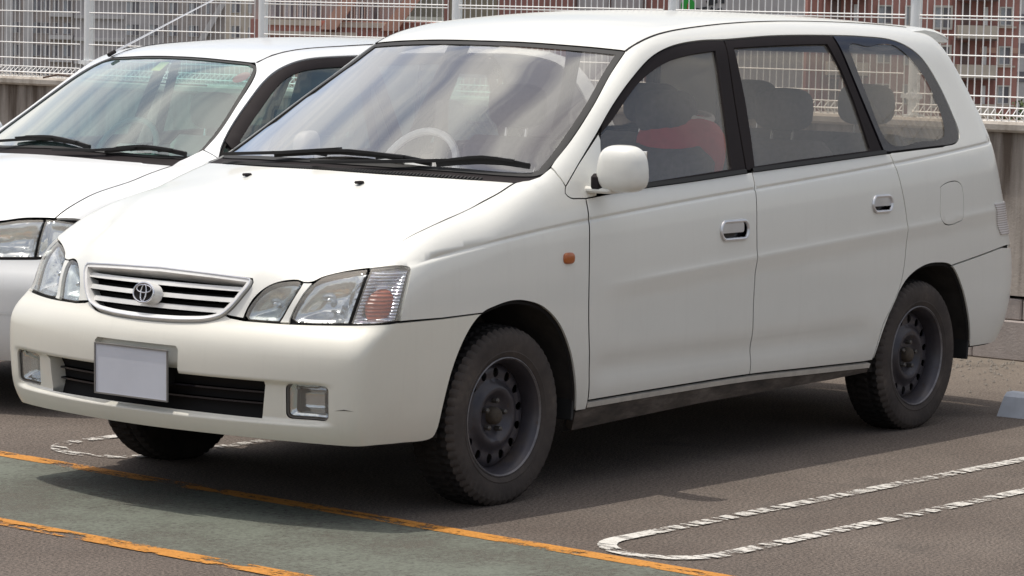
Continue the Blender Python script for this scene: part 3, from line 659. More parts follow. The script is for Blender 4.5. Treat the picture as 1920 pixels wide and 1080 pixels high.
cb=MB(); cb.tube([(5.30,7.0,1.178),(5.33,6.9,1.20),(5.30,6.6,1.182),(5.31,6.2,1.176),(5.30,5.6,1.174)],.006,6); plain('cable_brown',(.10,.06,.04),.7); tag(cb.build('cable','cable_brown',smooth=True),'thin brown cable lying on the coping by the fence foot','cable')
# ================================================================ wheel stop beside the minivan
plain('stop_grey',(.50,.53,.58),.75,var=.10,scale=14)
ws_=MB(); x0,x1,y0,y1=3.34,3.47,-.86,-1.46
prof=[(0,0),(.022,.085),(.045,.102),(.10,.102),(.122,.085),(.145,0)]
vv=[(x0+px,y0-(.02 if pz>.05 else 0),pz) for px,pz in prof]+[(x0+px,y1+(.02 if pz>.05 else 0),pz) for px,pz in prof]
n=len(prof); ws_.add(vv,[(i,(i+1)%n,n+(i+1)%n,n+i) for i in range(n)]+[tuple(range(n)),tuple(range(n,2*n))[::-1]])
tag(ws_.build('wheel_stop','stop_grey'),'pale grey concrete wheel stop on the asphalt behind the minivan rear wheel','wheel stop')
# ================================================================ buildings beyond, far below the deck
def facade_root(name,D,label,cat='building'):
    return tag(empty(name,(-8.217+D*.7909,-7.196+D*.6119,0),R(-52.264)),label,cat)
def fbox(name,mat,parent,s0,s1,z0,z1,y0=0,y1=-.3):
    return MB().box(((s0+s1)/2,(y0+y1)/2,(z0+z1)/2),(abs(s1-s0),abs(y1-y0),abs(z1-z0))).build(name,mat,parent)
def bmat(name,c,var=.12,scale=.6): plain(name,c,.85,var=var,scale=scale,spec=.2)
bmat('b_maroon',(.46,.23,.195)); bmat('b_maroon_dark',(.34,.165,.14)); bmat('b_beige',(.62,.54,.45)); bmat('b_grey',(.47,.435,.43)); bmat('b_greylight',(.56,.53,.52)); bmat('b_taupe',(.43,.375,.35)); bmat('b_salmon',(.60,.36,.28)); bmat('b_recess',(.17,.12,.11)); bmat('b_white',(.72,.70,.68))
plain('b_window',(.17,.16,.18),.2,coat=.3,var=.3,scale=.8); plain('b_curtain',(.42,.43,.45),.5,var=.2); plain('b_frame',(.64,.60,.54),.6); plain('b_olive',(.26,.22,.16),.6)
def window(parent,s0,s1,z0,z1,frame='b_frame',pane='b_window',fr=.10,y=-.0):
    w=MB(); 
    for a,b,c,d in ((s0-fr,s0,z0-fr,z1+fr),(s1,s1+fr,z0-fr,z1+fr),(s0,s1,z0-fr,z0),(s0,s1,z1,z1+fr),((s0+s1)/2-.03,(s0+s1)/2+.03,z0,z1)): w.box(((a+b)/2,y-.04,(c+d)/2),(b-a,.12,d-c))
    o=w.build('window',frame,parent)
    for a,b,pm_ in ((s0,(s0+s1)/2-.03,'b_curtain' if pane=='b_window' else pane),((s0+s1)/2+.03,s1,pane)): MB().box(((a+b)/2,y+.02,(z0+z1)/2),(b-a,.05,z1-z0)).build('pane',pm_,o)
    return o
# maroon flats at the right, with cream balconies
bR=facade_root('apartment_block',228,'maroon brick apartment block with cream balconies at the right behind the fence')
fbox('wall','b_maroon',bR,21.2,36.7,-13.9,14,0,12)
for k in range(-3,2):
    z=.04+2.87*k
    window(bR,35.35,36.1,z+1.05,z+2.25,y=-.06); window(bR,30.55,31.65,z+.75,z+2.2,y=-.06,fr=.16); window(bR,26.4,27.3,z+1.0,z+2.2,y=-.06); window(bR,28.4,28.9,z+.9,z+2.2,y=-.06)
    fbox('sill','b_beige',bR,35.0,36.5,z+.80,z+.93,0,-.25)
    for a,b in ((32.1,35.0),(22.6,25.6)):
        fbox('recess_shade','b_maroon_dark',bR,a-.35,b,z+.95,z+2.75,-.02,-.05)  # flat panel in darker maroon, painting the shade of a balcony recess
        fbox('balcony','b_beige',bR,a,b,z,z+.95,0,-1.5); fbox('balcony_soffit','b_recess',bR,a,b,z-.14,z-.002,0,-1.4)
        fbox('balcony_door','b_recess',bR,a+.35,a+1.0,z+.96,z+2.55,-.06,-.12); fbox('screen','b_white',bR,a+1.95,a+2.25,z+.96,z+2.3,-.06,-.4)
fbox('brick_band','b_salmon',bR,33.9,36.7,-1.0,-.6,0,-.06)
# grey block beyond it
bG=facade_root('office_block',330,'pale grey block with ribbon windows at the right edge behind the maroon flats')
fbox('wall','b_greylight',bG,52.0,70,-13.9,16,0,12)
for z in (-5.2,-2.2,.9,3.9): fbox('window','b_window',bG,52.6,69,z,z+1.1,-.03,-.1)
# grey wall with a painted sign
bS=facade_root('sign_building',215,'plain pale grey building with painted green and black sign behind the minivan roof')
fbox('wall','b_grey',bS,10.9,19.8,-13.9,9,0,8); fbox('parapet_band','b_greylight',bS,10.9,19.8,-1.0,-.85,0,-.15)
plain('sign_green',(.03,.36,.05),.6); plain('sign_red',(.45,.05,.03),.6); plain('sign_black',(.03,.03,.035),.6)
mk=MB(); mk.lathe([(0,-.06),(.50,-.06),(.50,0)],28,c=(11.72,0,1.95)); mk.build('sign_disc','sign_green',bS)
mk=MB(); mk.box((11.72,-.09,1.75),(.12,.05,.7)); mk.box((11.65,-.09,1.6),(.30,.05,.10)); mk.build('sign_mark','sign_red',bS)
mk=MB(); rs=random.Random(5)
for k in range(14): mk.box((13.1+rs.uniform(-.9,1.0),-.04-.001*k,1.95+rs.uniform(-.5,.55)),(rs.uniform(.2,.55),.05,rs.uniform(.12,.4)),rot=Matrix.Rotation(rs.uniform(-.5,.5),3,'Y'))
mk.build('sign_lettering','sign_black',bS)
# maroon hall with pale panels
bM=facade_root('brick_hall',235,'dark maroon brick hall with two pale wall panels behind the minivan roof')
fbox('wall','b_maroon_dark',bM,-5.6,11.6,-13.9,10,0,10)
for a,b in ((4.45,6.75),(7.0,9.4)): fbox('pale_panel','b_grey',bM,a,b,-6,6,0,-.12)
for a in (4.36,6.88,9.48): fbox('panel_post','b_recess',bM,a-.07,a+.07,-6,6,0,-.2)
fbox('window','b_olive',bM,-5.2,-1.6,.6,2.2,-.02,-.08); fbox('ledge','b_beige',bM,-5.6,-1.4,-.9,-.65,0,-.3)
# salmon and brown terraces with sloping stair walls
bB=facade_root('terraced_flats',250,'red brown terraced flats with sloping salmon walls behind the white cars')
fbox('wall','b_maroon',bB,-21.5,-6.2,-13.9,.2,0,10); fbox('upper_wall','b_taupe',bB,-21.5,-9.5,.2,9,1.5,10)
fbox('beam','b_beige',bB,-20.2,-15.8,-.22,.22,0,-.3); fbox('beam','b_beige',bB,-14.8,-10.6,-.30,.14,0,-.3); fbox('beam','b_beige',bB,-20.2,-12.9,-1.05,-.70,0,-.5)
fbox('low_block','b_taupe',bB,-13.4,-10.2,-2.4,-1.35,0,-.7); fbox('low_window','b_white',bB,-20,-18,-2.3,-1.6,-.02,-.2); fbox('low_window','b_white',bB,-17,-15.2,-2.4,-1.8,-.02,-.2)
for s in (-20.0,-18.9,-17.8,-16.7,-14.3,-13.2,-12.1): window(bB,s,s+.75,.35,1.75,'b_frame','b_window',.06,y=1.4)
for s in (-15.9,-11.0):
    v=[(s,0,-.5),(s+1.3,0,-.5),(s+4.2,0,3.6),(s+2.9,0,3.6)]; v=v+[(a,-.9,c) for a,b,c in v]
    MB().add(v,[(0,1,2,3),(4,7,6,5),(0,4,5,1),(1,5,6,2),(2,6,7,3),(3,7,4,0)]).build('stair_wall','b_salmon',bB)
# grey-brown tower at the left
bL=facade_root('grey_tower',400,'grey brown apartment tower with rows of small windows at the left behind the fence')
fbox('wall','b_taupe',bL,-72,-37.2,-13.9,22,0,14); fbox('side_wing','b_grey',bL,-57,-45.5,-13.9,22,-.3,0)
for s in (-66.0,-63.4): fbox('pilaster','b_greylight',bL,s,s+1.1,-13.9,22,0,-.5)
for k in range(-5,2):
    z=-.15+2.9*k
    for s,w in ((-67.4,.5),(-64.9,.9),(-62.7,1.5),(-61.0,.7),(-59.8,.6),(-58.4,.9),(-50.4,1.7),(-47.4,1.2),(-44.8,1.0),(-42.3,1.2),(-40.0,.6)):
        window(bL,s,s+w,z,z+1.35,'b_greylight','b_window',.05,y=-.36 if -57<s<-45.5 else -.06)
    fbox('balcony','b_greylight',bL,-60.2,-57.2,z-.75,z-.2,0,-1.1); fbox('ledge','b_greylight',bL,-57,-50.6,z-.9,z-.45,-.3,-.8)
mk=MB(); v=[(-41,-.2,-3.5),(-40.2,-.2,-3.5),(-36.5,-.2,3.0),(-37.3,-.2,3.0)]; v=v+[(a,-1.2,c) for a,b,c in v]
mk.add(v,[(0,1,2,3),(4,7,6,5),(0,4,5,1),(1,5,6,2),(2,6,7,3),(3,7,4,0)]).build('stair_wall','b_greylight',bL)
bL2=facade_root('beige_house',300,'pink beige house with small windows beside the red brown terraces')
fbox('wall','b_beige',bL2,-28.2,-24.6,-13.9,3.2,0,8); fbox('wing','b_greylight',bL2,-24.6,-22.8,-13.9,1.0,0,8)
for z in (-4.2,-1.9,.5): window(bL2,-27.6,-26.8,z,z+1.1,'b_frame','b_window',.06,y=-.06); window(bL2,-26.0,-25.4,z,z+1.0,'b_frame','b_window',.06,y=-.06)
# a tree at the right edge
def leaf_mat():
    m,t,o=nt('leaf'); n=noise(t,1.2,4,.6,geo_pos(t)); c=ramp(t,n.outputs['Fac'],[(.3,(.035,.065,.015)),(.7,(.095,.13,.03))]).outputs[0]; prin(t,o,c,.6); MATS['leaf']=m
leaf_mat(); plain('bark',(.09,.07,.05),.9)
tr_=tag(empty('street_tree',(-8.217+205*.7909+34.6*.612,-7.196+205*.6119-34.6*.7909,-13.9)),'green leafy tree at the right edge beyond the fence','tree')
MB().tube([(0,0,0),(.1,0,4),(0,.1,8)],[.28,.2,.1],8).build('trunk','bark',tr_)
tl_=MB(); rt_=random.Random(9)
for c in range(60):
    cx,cy,cz=[rt_.gauss(0,1) for _ in range(3)]; nn=math.sqrt(cx*cx+cy*cy+cz*cz); k=rt_.uniform(.4,1); cx,cy,cz=cx/nn*2.6*k,cy/nn*2.6*k,8.6+cz/nn*3.6*k
    for q in range(70):
        p=Vector((cx+rt_.gauss(0,.35),cy+rt_.gauss(0,.35),cz+rt_.gauss(0,.3))); a=Vector((rt_.gauss(0,1),rt_.gauss(0,1),rt_.gauss(0,1))).normalized()*.13; b=Vector((rt_.gauss(0,1),rt_.gauss(0,1),rt_.gauss(0,.5))).normalized()*.09
        tl_.add([p-a,p+b,p+a,p-b],[(0,1,2,3)])
v_=tl_; mesh_ob('crown',v_.v,v_.f,'leaf',tr_)
# ================================================================ wheels (shared meshes)
def make_wheel(parent,x,ysign,zc=.300,yf=.815,scale=1.):
    "wheel = pressed steel disc, with tyre, hub cap and nuts under it; ysign -1: near side"
    def tr(mb):
        mb.v=[(x+a*scale,ysign*(yf-b*scale),zc+c*scale) for a,b,c in mb.v]
        return mb
    def yd(r): return np.interp(r,[0,.03,.055,.070,.085,.100,.110,.125,.145,.165,.178],[.056,.056,.055,.046,.030,.030,.040,.052,.049,.052,.066])
    n=72; out=[(.178*math.cos(2*math.pi*k/n),.178*math.sin(2*math.pi*k/n)) for k in range(n)]
    holes=[]
    for k in range(14):
        a=2*math.pi*(k+.3)/14; ca,sa=math.cos(a),math.sin(a)
        holes.append([(.147*ca+.0175*math.cos(b)*ca-.0145*math.sin(b)*sa,.147*sa+.0175*math.cos(b)*sa+.0145*math.sin(b)*ca) for b in [2*math.pi*q/12 for q in range(12)]])
    uv,F,po,hs=triang(out,holes,.012)
    mb=MB(); rr=np.hypot(uv[:,0],uv[:,1]); mb.add([(u,yd(r),v) for (u,v),r in zip(uv,rr)],[tuple(f) for f in F])
    for h in hs:   # hole walls
        m=len(h); mb.add([(u,yd(math.hypot(u,v))+d,v) for d in (0,.006) for u,v in h],[(i,(i+1)%m,m+(i+1)%m,m+i) for i in range(m)])
    mb.lathe([(.178,.066),(.181,.05),(.184,.02),(.190,.012),(.195,.002),(.200,-.003),(.2035,-.001),(.2035,.006),(.198,.012)],72)
    w=tr(mb).build('wheel','steel_rim',parent,True)
    tr(MB().lathe([(.1925,.0075),(.1965,.000),(.2005,-.0045),(.2042,-.0025),(.2042,.005)],72)).build('rim_edge','rim_steel',w,True)
    mb=MB().lathe([(.0,.088),(.176,.086),(.176,.12)],40); tr(mb).build('brake_drum','under_dark',w)
    def fn(i,j,r):
        if 6<=j<=15:
            g=(i+(1 if j in (8,9,12,13) else 0))%3==0
            return r-(.0085 if g else 0)-(.005 if j in (9,13) else 0)
        return r
    prof=[(.198,.010),(.206,-.002),(.222,-.010),(.226,-.0085),(.252,-.013),(.283,-.009),(.2975,.001),(.304,.012),(.309,.028),(.310,.058),(.3105,.066),(.311,.09),(.311,.12),(.3105,.13),(.310,.15),(.307,.175),(.292,.190),(.25,.196),(.20,.185)]
    prof=[(r,h if h<.03 else .028+(h-.028)*.86) for r,h in prof]; mt=MB().lathe(prof,180,fn=fn); mt.m=[1 if 7<=(i%(len(prof)-1))<=17 else 0 for i in range(len(mt.f))]
    t=tr(mt).build('tyre',['tyre','tyre_tread_shaded'],w,True,auto=28)
    tr(MB().lathe([(.0,.022),(.018,.023),(.026,.028),(.030,.036),(.031,.058)],28)).build('hub_cap','rust',w,True)
    for k in range(5):
        a=2*math.pi*(k+.15)/5; c=(.052*math.cos(a),.035,.052*math.sin(a))
        q=MB(); q.lathe([(0,-.006),(.006,-.005),(.0095,-.001),(.0095,.022)],6,c=c); tr(q).build('wheel_nut','hub_steel',w)
    return w
def curve_bar(mb,pts,w,h,up=(0,0,1)):
    "flat bar along a path"
    pts=[Vector(p) for p in pts]; up=Vector(up)
    for i in range(len(pts)-1):
        pass
    rings=[]
    for i,p in enumerate(pts):
        t=(pts[min(i+1,len(pts)-1)]-pts[max(i-1,0)]).normalized(); b=t.cross(up).normalized(); a=b.cross(t).normalized()
        rings.append([p+b*w/2+a*h/2,p-b*w/2+a*h/2,p-b*w/2-a*h/2,p+b*w/2-a*h/2])
    v=[q for g in rings for q in g]; f=[]
    for i in range(len(pts)-1):
        for k in range(4): f.append((4*i+k,4*i+(k+1)%4,4*i+4+(k+1)%4,4*i+4+k))
    n=len(pts); f+=[(3,2,1,0),(4*n-4,4*n-3,4*n-2,4*n-1)]
    return mb.add(v,f)
def wiper(parent,B,arm,blade,lift=.010):
    ap=[Vector(p)+Vector((-.3,0,.95))*l for p,l in zip(arm,[.022]*len(arm))]
    w=curve_bar(MB(),[tuple(p) for p in ap],.024,.012).build('wiper','wiper_black',parent)
    bp=[Vector(p)+Vector((-.3,0,.95))*(lift+.004) for p in blade]
    mb=MB(); curve_bar(mb,[p-Vector((-.3,0,.95))*.004 for p in bp],.010,.018)
    curve_bar(mb,[p+Vector((-.3,0,.95))*.006 for p in bp],.012,.004)
    mb.build('blade','wiper_black',w)
    n=len(bp); fr=MB(); mid=(bp[0]+bp[-1])/2+Vector((-.35,0,.9))*.030
    prim=[bp[0].lerp(bp[-1],.16)+Vector((-.3,0,.9))*.016,bp[0].lerp(bp[-1],.36)+Vector((-.35,0,.9))*.026,mid,bp[0].lerp(bp[-1],.64)+Vector((-.35,0,.9))*.026,bp[0].lerp(bp[-1],.84)+Vector((-.3,0,.9))*.016]
    curve_bar(fr,prim,.018,.010)
    for a,b,c in ((0,.16,.34),(.66,.84,1.0)):
        curve_bar(fr,[bp[0].lerp(bp[-1],a)+Vector((-.3,0,.9))*.004,bp[0].lerp(bp[-1],b)+Vector((-.3,0,.9))*.016,bp[0].lerp(bp[-1],c)+Vector((-.3,0,.9))*.004],.011,.006)
    fr.build('blade_bracket','wiper_black',w)
    return w
def seat(parent,x,y,w,zc,back_x,back_top,cloth='seat_cloth',head=True,lean=.16,name='seat',hw=.13):
    s=MB().box((x,y,zc),(.50,w,.16),bev=.05).build(name,cloth,parent,True,auto=60)
    h=back_top-zc
    rot=Matrix.Rotation(lean,3,'Y')
    MB().box((back_x+h*.5*math.tan(lean),y,zc+h/2),(.15,w*.96,h*1.0),rot=rot,bev=.055).build('backrest',cloth,s,True,auto=60)
    if head:
        hx=back_x+(h+.13)*math.tan(lean)
        for k in ((-1,1) if w>.9 else (0,)):
            yy=y+k*w*.27
            MB().ellipsoid((hx,yy,back_top+.12),(.06,hw,.088),3.2,18,10).build('headrest',cloth,s,True,auto=60)
            p=MB()
            for q in (-.05,.05): p.tube([(hx-.02,yy+q,back_top-.06),(hx,yy+q,back_top+.06)],.006,6)
            p.build('headrest_post','chrome',s)
    return s
# ================================================================ the parked minivan
U=UV; B=Van()
van=tag(empty('parked_minivan'),'white minivan with bare black steel wheels parked in the foreground','minivan')
def S2(p): return cr(p)
# rows of extra points along the shoulder crease
_xs=np.arange(-.60,3.55,.018); CREASE=[]
for dz in (-.012,-.0065,-.003,0,.003,.0065,.012):
    _z=B.zc(_xs)+dz; _y=-(B.S(_xs,_z)); CREASE+=list(zip(_xs,_y*SN+_z*CS))
for dz in (-.03,-.015,-.004,.004,.012,.02,.03):
    _z=.700+.056*(_xs-.45)+dz; _y=-(B.S(_xs,_z)); CREASE+=[q for q in zip(_xs,_y*SN+_z*CS) if q[0]>.45]
PAINT='white_paint'
archF=cr(U['archF']); archR=cr(U['archR'])
iF=min(range(len(archF)),key=lambda i:math.hypot(archF[i][0]+.161,archF[i][1]-.062))
iR=min(range(len(archR)),key=lambda i:math.hypot(archR[i][0]-2.977,archR[i][1]-.058))
hoodline=cr(U['fender_hood'][:9])
ws_low=[(.159,.476),(.20,.468),(.254,.474),(.322,.500)]
sail_front=[(.609,.595),(.451,.493),(.347,.419)]
sail_bot=cr([(.347,.419),(.335,.397),(.357,.380),(.400,.376),(.441,.374)])
cutA=cr(U['cutA']); cutB=cr(U['cutB']); cutC=cr(U['cutC']); sill=cr(U['sill'],.05)
belt=cr([(.441,.374),(.504,.381)]+U['belt'][1:],.04)
lampedge=[(-.578,.067),(-.553,.131),(-.506,.214),(-.505,.222),(-.512,.228),(-.574,.252),(-.607,.268)]
fender=hoodline+ws_low[1:]+[(.326,.466),(.347,.419)]+sail_bot[1:]+cutA[1:]+[(.467,-.236)]+archF[iF:][::-1]+[(-.37,.0615)]+lampedge[:-1]
for o in pair('front_fender',panel(B,SIDE,fender,extra=CREASE),PAINT,van): pass
def top_of(b,u0,u1): return [q for q in b if u0-.001<=q[0]<=u1+.001]
d1=cutA+[q for q in sill if .48<q[0]<1.475]+cutB[::-1]+[(q[0],q[1]-.003) for q in belt if .445<q[0]<1.47][::-1]
d2=[(q[0],q[1]) for q in cutB][::-1]+[(q[0],q[1]-.003) for q in belt if 1.50<q[0]<2.47]+cutC+[q for q in sill if 1.50<q[0]<2.36][::-1]
def handle_rect(c,w,h,r,g=0): return rrect(c[0]-w/2-g,c[0]+w/2+g,c[1]-h/2-g,c[1]+h/2+g,r)
H1=((1.326,.234),.190,.068); H2=((2.378,.283),.158,.064)
doors=[]
wt=cr(U['wintop'])
def wt_between(u0,u1): return [q for q in wt[:-14] if u0<q[0]<u1 and q[1]>.58]
frame1=[(.612,.574)]+wt_between(.64,1.545)+[(1.551,.934)]+cr(U['split'])[1:-1]+[(1.456,.434)]+[(q[0],q[1]+.003) for q in belt if .52<q[0]<1.44][::-1]+[(.506,.386),(.557,.448),(.592,.522)]
frame2=cr([(1.558,.934),(1.502,.672),(1.461,.434)])[::-1]+wt_between(1.57,2.31)+[(2.318,.948)]+cr([(2.318,.945),(2.374,.718),(2.439,.470)])[1:]+[(q[0],q[1]+.003) for q in belt if 1.48<q[0]<2.42][::-1]
g1=cr([(.560,.535),(.573,.557),(.709,.640),(.951,.782),(1.138,.846),(1.314,.875),(1.470,.889)])+[(1.422,.674),(1.365,.442),(.772,.412),(.520,.402),(.545,.47)]
g2=cr([(1.597,.899),(2.015,.909),(2.255,.911)])+[(2.300,.805),(2.330,.687),(2.345,.57),(2.352,.48),(1.826,.461),(1.520,.446),(1.550,.570),(1.575,.701)]
g3=cr([(2.395,.885),(2.42,.908),(2.549,.899),(2.650,.909),(2.750,.904),(2.815,.870),(2.867,.826),(2.927,.750),(2.958,.663),(2.968,.580),(2.950,.528),(2.905,.512),(2.75,.505),(2.520,.497),(2.480,.525),(2.434,.696),(2.395,.885)])[:-1]
quarterglass=cr([(2.323,.947),(2.383,.718),(2.448,.472)])[::-1]+wt_between(2.335,3.2)+[q for q in wt[-14:] if q[1]>.484 and q[0]>2.93]+[(q[0],q[1]+.002) for q in belt if 2.47<q[0]<2.93][::-1]
for k,(dn,outl,H,fr,gl) in enumerate((('front_door',d1,H1,frame1,g1),('rear_door',d2,H2,frame2,g2))):
    hole=handle_rect(*H,.022,-.010); up=[q for q in hole]
    pn=panel(B,SIDE,outl,[hole],extra=CREASE,hdepth=.022)
    fp=panel(B,SIDE,fr,[gl],res=.03,gap=.0022,off=-.003,thick=.02,hdepth=.012,flange=.008)
    gp=panel(B,SIDE,grow(clean(gl),.004),res=.06,gap=0,off=-.012,thick=0)
    ring=panel(B,SIDE,handle_rect(*H,.030),[handle_rect(*H,.022,-.010)],res=.012,gap=0,off=.006,thick=.012,flange=0,hdepth=.012)
    c,w,h=H; RP=[tuple(q) for q in SIDE.pts(B,np.array(resample(handle_rect(c,w,h,.028,-.006),.012)))+np.array([0,-.003,0])]
    cup=panel(B,SIDE,handle_rect(c,w,h,.022,-.006),res=.02,gap=0,off=-.020,thick=0)
    flap=panel(B,SIDE,rrect(c[0]-w/2+.010,c[0]+w/2-.010-(.022 if k==0 else 0),c[1]-.008,c[1]+h/2-.009,.010),res=.012,gap=0,off=.002,thick=.010,flange=0)
    bt=panel(B,SIDE,[(q[0],q[1]-.004) for q in belt if (.51 if k==0 else 1.487)<q[0]<(1.482 if k==0 else 2.47)]+[(q[0],q[1]+.011) for q in belt if (.51 if k==0 else 1.487)<q[0]<(1.482 if k==0 else 2.47)][::-1],res=.03,gap=0,off=.007,thick=.012,flange=0)
    for mirr in (False,True):
        d=put(dn,pn,PAINT,van,mirr); doors.append(d)
        put('window_frame',fp,'black_trim',d,mirr); put('window',gp,'glass_side' if k==0 else 'glass_rear',d,mirr); put('belt_trim',bt,'black_rubber',d,mirr)
        hr.build('handle','satin_silver',d,True) if 0 else MB().tube([(q[0],q[1]*(-1 if mirr else 1),q[2]) for q in RP],.0068,8,closed=True,sx=1.0).build('handle','satin_silver',d,True); put('handle_recess',cup,'black_gloss',d,mirr); put('handle_flap',flap,'satin_silver',d,mirr)
# pillar, roof rail and rear quarter in one pressing
ditch=cr(U['ditch_s'][:9],.03)
side_body=[(.324,.503),(.356,.524)]+cr([(.356,.524),(.475,.592),(.651,.707),(.836,.837),(.957,.914)])[1:]+ditch[1:]+cr(U['rear_s'])+[(3.60,.140)]+cr(U['rbump'])[::-1]+archR[:iR][::-1]+[q for q in cutC if q[1]>-.215][::-1]+[(2.50,.4665)]+[(q[0],q[1]-.002) for q in belt if 2.52<q[0]<2.9]+[(2.908,.480)]+wt[:-2][::-1]+sail_front[1:]+[(.326,.466)]
fuel=cr(U['fuel']+[U['fuel'][0]])[:-1]
sb=panel(B,SIDE,side_body,[fuel],extra=CREASE,hdepth=.012)
fl=panel(B,SIDE,fuel,gap=.003,res=.02,thick=.012)
sl=panel(B,SIDE,sail_front+sail_bot[1:]+[(.504,.379),(.557,.448),(.592,.522),(.612,.574)],gap=.0015,res=.02)
qg=panel(B,SIDE,quarterglass,[g3],res=.03,gap=.002,off=-.001,thick=.012,hdepth=0)
qc=panel(B,SIDE,grow(clean(g3),.003),res=.06,gap=0,off=-.004,thick=0)
for mirr in (False,True):
    s=put('side_body',sb,PAINT,van,mirr); put('fuel_flap' if not mirr else 'blank_flap',fl,PAINT,s,mirr)
    put('mirror_base',sl,PAINT,van,mirr)
    q=put('quarter_window',qc,'glass_rear',van,mirr); put('window_border',qg,'black_gloss',q,mirr)
# hood
rear_edge=conv(B,TOP,NOSE,cr([(.159,-.716),(.091,-.572),(.035,-.428),(-.007,-.271),(-.026,-.12),(-.029,0)]))
gr_half=[(0,.793)]+cr([(.0,.793),(.203,.788),(.325,.783)])[1:]+cr([(.325,.783),(.345,.781),(.350,.771),(.327,.725),(.298,.684),(.267,.655),(.229,.640),(.158,.631),(.06,.627),(0,.6265)])[1:]
iG=min(range(len(gr_half)),key=lambda i:math.hypot(gr_half[i][0]-.277,gr_half[i][1]-.663))
nose_gr=conv(B,FRONT,NOSE,gr_half[:iG+1])
seam=conv(B,FRONT,NOSE,[(.300,.659),(.340,.655)])
hood_h=nose_gr+seam+cr(U['hood_lamp'])[::-1]+cr(U['hood_edge'])[1:]+rear_edge[1:]   # half outline, y from centre out and back
hood_o=hood_h+mir(hood_h[1:-1])[::-1]
put('hood',panel(B,NOSE,hood_o,res=.024),PAINT,van)
for x,y,z in ((-.112,.275,1.066),(-.122,-.258,1.066)):
    MB().box((x,y,z+.004),(.035,.022,.010),bev=.004).build('washer_nozzle','black_trim',van)
# front bumper with its openings
bt_h=gr_half[iG:][::-1]+[(.300,.656),(.344,.651)]+cr([(.344,.651),(.506,.650),(.669,.655),(.807,.661),(.931,.661)])[1:]+conv(B,SIDE,FRONT,[(-.30,.062)]+archF[:iF+1][::-1])
bt_h=[q for q in bt_h]
bb_h=cr([bt_h[-1],(.905,.262),(.80,.258),(.741,.262),(.525,.268),(.278,.272),(0,.272)])[1:]
bmp=bt_h+bb_h; bmp=bmp+miru(bmp[1:-1])[::-1]
PO=-.013
low=[(.436,.464),(.424,.341),(.2,.343),(0,.344),(-.2,.343),(-.424,.341),(-.436,.464),(-.166+PO,.466),(-.166+PO,.545),(-.156+PO,.556),(.156+PO,.556),(.166+PO,.545),(.166+PO,.466)]
fogh=rrect(.498,.628,.347,.462,.018)
BEX=[(u,z) for u in np.arange(-.70,.70,.012) for z in (.324,.329,.334,.339,.344,.350,.448,.453,.458,.463,.468,.473,.478)]
put('front_bumper',panel(B,FRONT,bmp,[low,fogh,miru(fogh)],res=.016,extra=BEX,hdepth=.055),'bumper_paint',van)
# lower grille: dark back, slats
lg=put('lower_grille',panel(B,FRONT,grow(clean(low),.01),res=.05,gap=0,off=-.054,thick=0),'gap_dark',van)
for z in (.384,.421):
    put('slat',panel(B,FRONT,[(-.42,z-.003),(.42,z-.003),(.42,z+.003),(-.42,z+.003)],res=.04,gap=0,off=-.030,thick=.02,flange=0),'black_gloss',lg)
put('plate_recess',panel(B,FRONT,rrect(-.172+PO,.172+PO,.458,.560,.01),res=.05,gap=0,off=-.026,thick=0),'bumper_paint',van)
# fog lamps
fo=panel(B,FRONT,rrect(.502,.624,.351,.458,.016),res=.01,gap=0,off=-.010,thick=.012,flange=.006)
fr_=panel(B,FRONT,rrect(.505,.621,.355,.454,.012),res=.008,gap=0,thick=0,offf=lambda uv,d:-.016-.030*sst(0,.03,d)+.0016*np.sin(uv[:,0]*520)*sst(.0,.01,d))
fb=panel(B,FRONT,rrect(.499,.627,.348,.461,.017),[rrect(.503,.623,.352,.457,.015)],res=.012,gap=0,off=-.007,thick=.02,flange=0,hdepth=.01)
for mirr in (False,True):
    f=put('fog_lamp',fo,'lens_clear',van,mirr); put('reflector',fr_,'reflector',f,mirr,auto=True); put('bezel',fb,'plate_rim',f,mirr)
# headlamps: inner, main and corner units
gaps=dict(gap=.0045,off=-.002,thick=.012,flange=.012,res=.014)
l1=cr(U['lens1'][:8])+cr(U['lens1'][7:13])[1:]+[U['lens1'][13],U['lens1'][14]]
l2=cr(U['lens2'][:5])+U['lens2'][5:9]+cr(U['lens2'][8:]+[U['lens2'][0]])[1:-1]
l3=[(.708,.834),(.752,.839),(.820,.842),(.829,.840),(.832,.832),(.819,.739),(.806,.664),(.741,.659),(.669,.656),(.692,.755)]
def bowl(dep,edge,fu=0,fv=0,fa=0,ramp_=.045): return lambda uv,d:-edge-dep*sst(0,ramp_,d)+fa*(np.sin(uv[:,0]*fu+uv[:,1]*fv))*sst(0,.012,d)
def flute2(uv,d):
    a=-.016-.050*sst(0,.05,d)
    return a+.0035*np.sin(uv[:,0]*330)*sst(.60,.64,uv[:,0])*sst(.0,.012,d)
R1=panel(B,FRONT,l1,gap=.007,res=.009,thick=0,offf=bowl(.040,.014,0,0,0))
R2=panel(B,FRONT,l2,gap=.007,res=.009,thick=0,offf=flute2)
R3=panel(B,FRONT,l3,gap=.007,res=.006,thick=0,offf=bowl(.026,.012,30,430,.0030,.03))
AM=panel(B,FRONT,[(.752+.046*math.cos(a)+.006*math.sin(a),.722+.056*math.sin(a)) for a in np.linspace(0,2*math.pi,30)[:-1]],gap=0,res=.006,thick=0,offf=lambda uv,d:-.024+.005*sst(0,.03,d)+.0022*np.sin(uv[:,1]*480)*sst(.80,.74,uv[:,0]))
P1=panel(B,FRONT,l1,**gaps); P2=panel(B,FRONT,l2,**gaps); P3=panel(B,FRONT,l3,**gaps)
